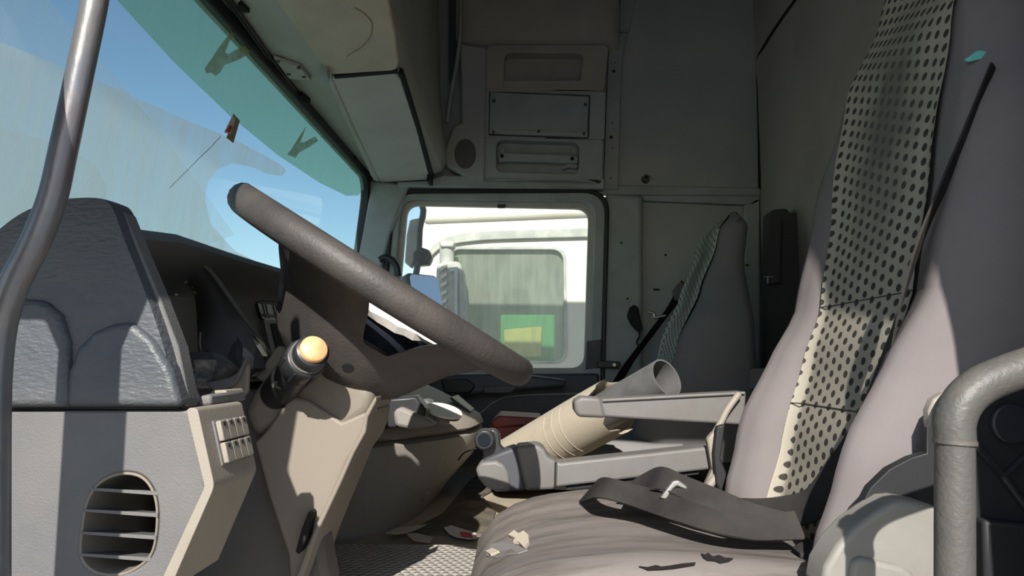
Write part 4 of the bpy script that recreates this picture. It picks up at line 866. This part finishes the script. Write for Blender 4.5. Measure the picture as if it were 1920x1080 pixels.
# loose belt guide on the cushion near the hinge
lf = empty('loose_trim_piece', on_cush(1500, 1040), 'torn dark trim flap at the rear near corner of the driver cushion', 'trim piece')
prism('flap', [U(1484, 1026, Y=0.90), U(1514, 1008, Y=0.90), U(1552, 1046, Y=0.86), U(1500, 1036, Y=0.86)], (0, 0, -0.006), 'belt', lf, 0.001)
prism('pad', [U(1464, 1038, Y=0.88), U(1545, 1052, Y=0.85), U(1540, 1085, Y=0.82), U(1480, 1075, Y=0.82)], (0, 0, -0.008), 'fabric_worn', lf, 0.002)
# ------------------------------------------------------------------ passenger seat and its belt
ps = empty('passenger_chair', (0.2, 2.15, ZF), 'dark grey passenger seat with dotted centre panel against the far wall', 'seat')
pfx, PCT = make_seat(ps, 2.13, 0.0, lambda z: -0.25 + (z + 0.27) * (0.43 + 0.25) / (0.78 + 0.27), 'dot_cloth_small', 'fabric_dark', 'seat_shell', -0.222, 0.04, 0.40, 'fabric_dark', 0.95, 0.75, 0.60, [(-0.30, 0.33), (-0.10, 0.36), (0.178, 0.418), (0.425, 0.482), (0.625, 0.530), (0.78, 0.555)])
ppx('side_armrest', rq([(1338, 700), (1352, 692), (1460, 690), (1460, 732), (1345, 728)], 6), 1.9, 1.95, 'fabric_dark', ps, 0.012, seg=3)
pb = empty('passenger_seat_belt', U(1200, 690, Y=2.40), 'dark seat belt hanging diagonally beside the passenger seat', 'seat belt')
ribbon('webbing', [U(x, y, Y=yy) for x, y, yy in [(1284, 530, 2.42), (1262, 570, 2.43), (1225, 620, 2.44), (1180, 680, 2.45), (1150, 730, 2.46)]], 0.05, V((0.7, 0.3, 0.6)), 'belt', pb)
ppx('guide', [(1262, 545), (1276, 528), (1284, 532), (1276, 566), (1266, 562)], 2.40, 2.43, 'tube_inner', pb, 0.003)
tube('tongue', cr([U(x, y, Y=2.40) for x, y in [(1216, 585), (1226, 588), (1228, 596), (1236, 594), (1248, 592)]], 3), 0.005, 'metal', pb, n=8)
bh = empty('belt_holder', U(1192, 600, Y=2.6), 'small black pouch hanging on the door pillar beside the passenger seat', 'pouch')
ppx('pouch', [(1182, 575), (1190, 571), (1197, 576), (1202, 600), (1206, 618), (1198, 622), (1184, 608), (1177, 592)], 2.59, 2.62, 'belt', bh, 0.004)
tube('cord', cr([U(x, y, Y=2.60) for x, y in [(1198, 618), (1199, 630), (1194, 640), (1196, 648)]], 3), 0.003, 'belt', bh, n=6)
# dark folded back panel behind the passenger seat with a belt reel
fb = empty('folded_bunk', U(1480, 700, Y=2.3), 'dark grey folded bunk end standing at the rear wall', 'bunk')
ppx('panel', [(1440, 400), (1452, 392), (1476, 390), (1484, 400), (1500, 396), (1520, 362), (1580, 350), (1580, 740), (1436, 740)], 2.30, 2.36, 'bunk_dark', fb, 0.008)
ppx('post', [(1441, 408), (1466, 408), (1464, 530), (1440, 530)], 2.27, 2.30, 'bunk_dark', fb, 0.004)
tube('hook', [U(x, y, Y=2.26) for x, y in [(1433, 519), (1450, 519), (1450, 531), (1440, 531), (1440, 520)]], 0.003, 'metal', fb, n=6)
# ------------------------------------------------------------------ loose things between the seats
tb = empty('cardboard_tube', U(960, 860, Y=1.85), 'torn cream cardboard tube around a grey pipe leaning between the seats', 'tube')
a0, a1 = U(950, 872, Y=1.90), U(1250, 708, Y=1.50); axd = (a1 - a0); Lt = axd.length; ad = axd.normalized()
sx_ = ad.cross(V((0, 1, 0))).normalized(); sy_ = ad.cross(sx_).normalized()
def tring(t, r, n=32, jag=0): return [a0 + axd * t + (sx_ * math.cos(2 * math.pi * k / n) + sy_ * math.sin(2 * math.pi * k / n)) * r + ad * (jag * (math.sin(k * 1.7) + math.sin(k * 3.1 + 1))) for k in range(n)]
n = 32
v, f = loft([tring(0.0, 0.064), tring(0.2, 0.064), tring(0.5, 0.065), tring(0.66, 0.064, jag=0.002), tring(0.72, 0.063, jag=0.010), tring(0.70, 0.057, jag=0.010), tring(0.5, 0.056)], cap=False); mk('outer_sleeve', v, f, 'tube_card', tb, angle=50)
v, f = loft([tring(0.02, 0.042), tring(0.5, 0.042), tring(1.0, 0.042), tring(1.0, 0.0385), tring(0.6, 0.0385)], cap=False); mk('inner_pipe', v, f, 'tube_inner', tb, angle=50)
v = tring(0.88, 0.0388); mk('bore_shade', v, [tuple(range(32))], 'dark_hole', tb)  # black disc painting the shade inside the open pipe
for t in (0.42, 0.47, 0.52): 
    r = tring(t, 0.0655); tube('wrap_crease', r[2:14], 0.0007, 'tube_card', tb, n=5)
rd = empty('red_box', U(980, 830, Y=1.98), 'dark red plastic case on the floor behind the cardboard tube', 'case')
ppx('case', rq([(918, 796), (930, 782), (1012, 788), (1014, 905), (916, 905)], [8, 10, 10, 4, 4]), 1.95, 2.12, 'red', rd, 0.012, seg=3)
ppx('lid', rq([(920, 792), (934, 779), (1016, 784), (1016, 797), (924, 803)], 5), 1.94, 2.13, 'red', rd, 0.006, seg=3)
# floor mat, carpet, scraps
mp_ = tag(box('rubber_mat', (-0.62, 0.66, ZF), (-0.03, 1.395, ZF + 0.012), 'mat_rubber', bevel=0.004), 'grey studded rubber mat in the driver footwell', 'mat')
cpt = [(770, 992), (830, 962), (880, 900), (930, 868), (960, 900), (905, 930), (930, 960), (912, 1002), (800, 1000)]
o = prism('carpet_scrap', [U(x, y, Z=ZF + 0.004) for x, y in cpt], (0, 0, -0.004), 'carpet', bevel=0.001); tag(o, 'dark worn carpet piece beside the console foot', 'carpet')
def scrap(name, px, m, label, dz=0.016, dark=None):
    o = prism(name, [U(x, y, Z=ZF + dz) for x, y in px], (0, 0, 0.0012), m, bevel=0); tag(o, label, 'litter'); return o
s1 = scrap('paper_wrapper', [(832, 990), (846, 986), (872, 994), (892, 1000), (894, 1010), (880, 1012), (856, 1008), (842, 1002)], 'paper', 'white and red paper wrapper lying at the mat edge', 0.0055)
prism('red_print', [U(x, y, Z=ZF + 0.0075) for x, y in [(862, 997), (884, 1000), (886, 1008), (866, 1006)]], (0, 0, 0.0008), 'paper_red', s1, 0)
scrap('dry_leaf', [(722, 1000), (745, 990), (765, 988), (800, 984), (780, 994), (760, 1000), (740, 1002)], 'foam', 'curled pale scrap of paper under the console', 0.0135)
scrap('dry_leaf', [(762, 1002), (780, 1000), (812, 1008), (806, 1018), (776, 1014)], 'foam', 'dusty crumpled paper scrap on the rubber mat edge', 0.0135)
# ------------------------------------------------------------------ grab handles at the doorway
YH = 0.50
h1 = empty('entry_handle', U(0, 1000, Y=YH), 'worn grey metal entry rail rising past the dashboard', 'grab rail')
tube('rail', cr([U(x, y, Y=YH) for x, y in [(196, -120), (178, 0), (152, 125), (118, 285), (98, 372), (66, 455), (28, 530), (4, 600), (-8, 690), (-12, 800), (-14, 1110)]], 8), lambda t: 0.0090 + 0.0018 * t, 'handle_paint', h1, n=20)
h2 = empty('seat_side_handle', U(1790, 1080, Y=0.52), 'thick bent grey grab rail beside the driver seat', 'grab rail')
tube('upright', [U(1790, y, Y=0.52) for y in (1130, 1000, 824)], 0.0128, 'handle_rough', h2, n=20)
tube('bend', cr([U(x, y, Y=0.52) for x, y in [(1790, 828), (1790, 790), (1806, 752), (1840, 722), (1890, 700), (1960, 676), (2040, 650)]], 6), 0.0135, 'handle_rough', h2, n=20)
tube('joint_ring', [U(1790, 832, Y=0.52), U(1790, 824, Y=0.52)], 0.0142, 'handle_rough', h2, n=20)
ppx('mount_tab', [(1742, 770), (1752, 748), (1774, 734), (1784, 770), (1764, 790), (1744, 804)], 0.535, 0.545, 'cream', h2, 0.002)
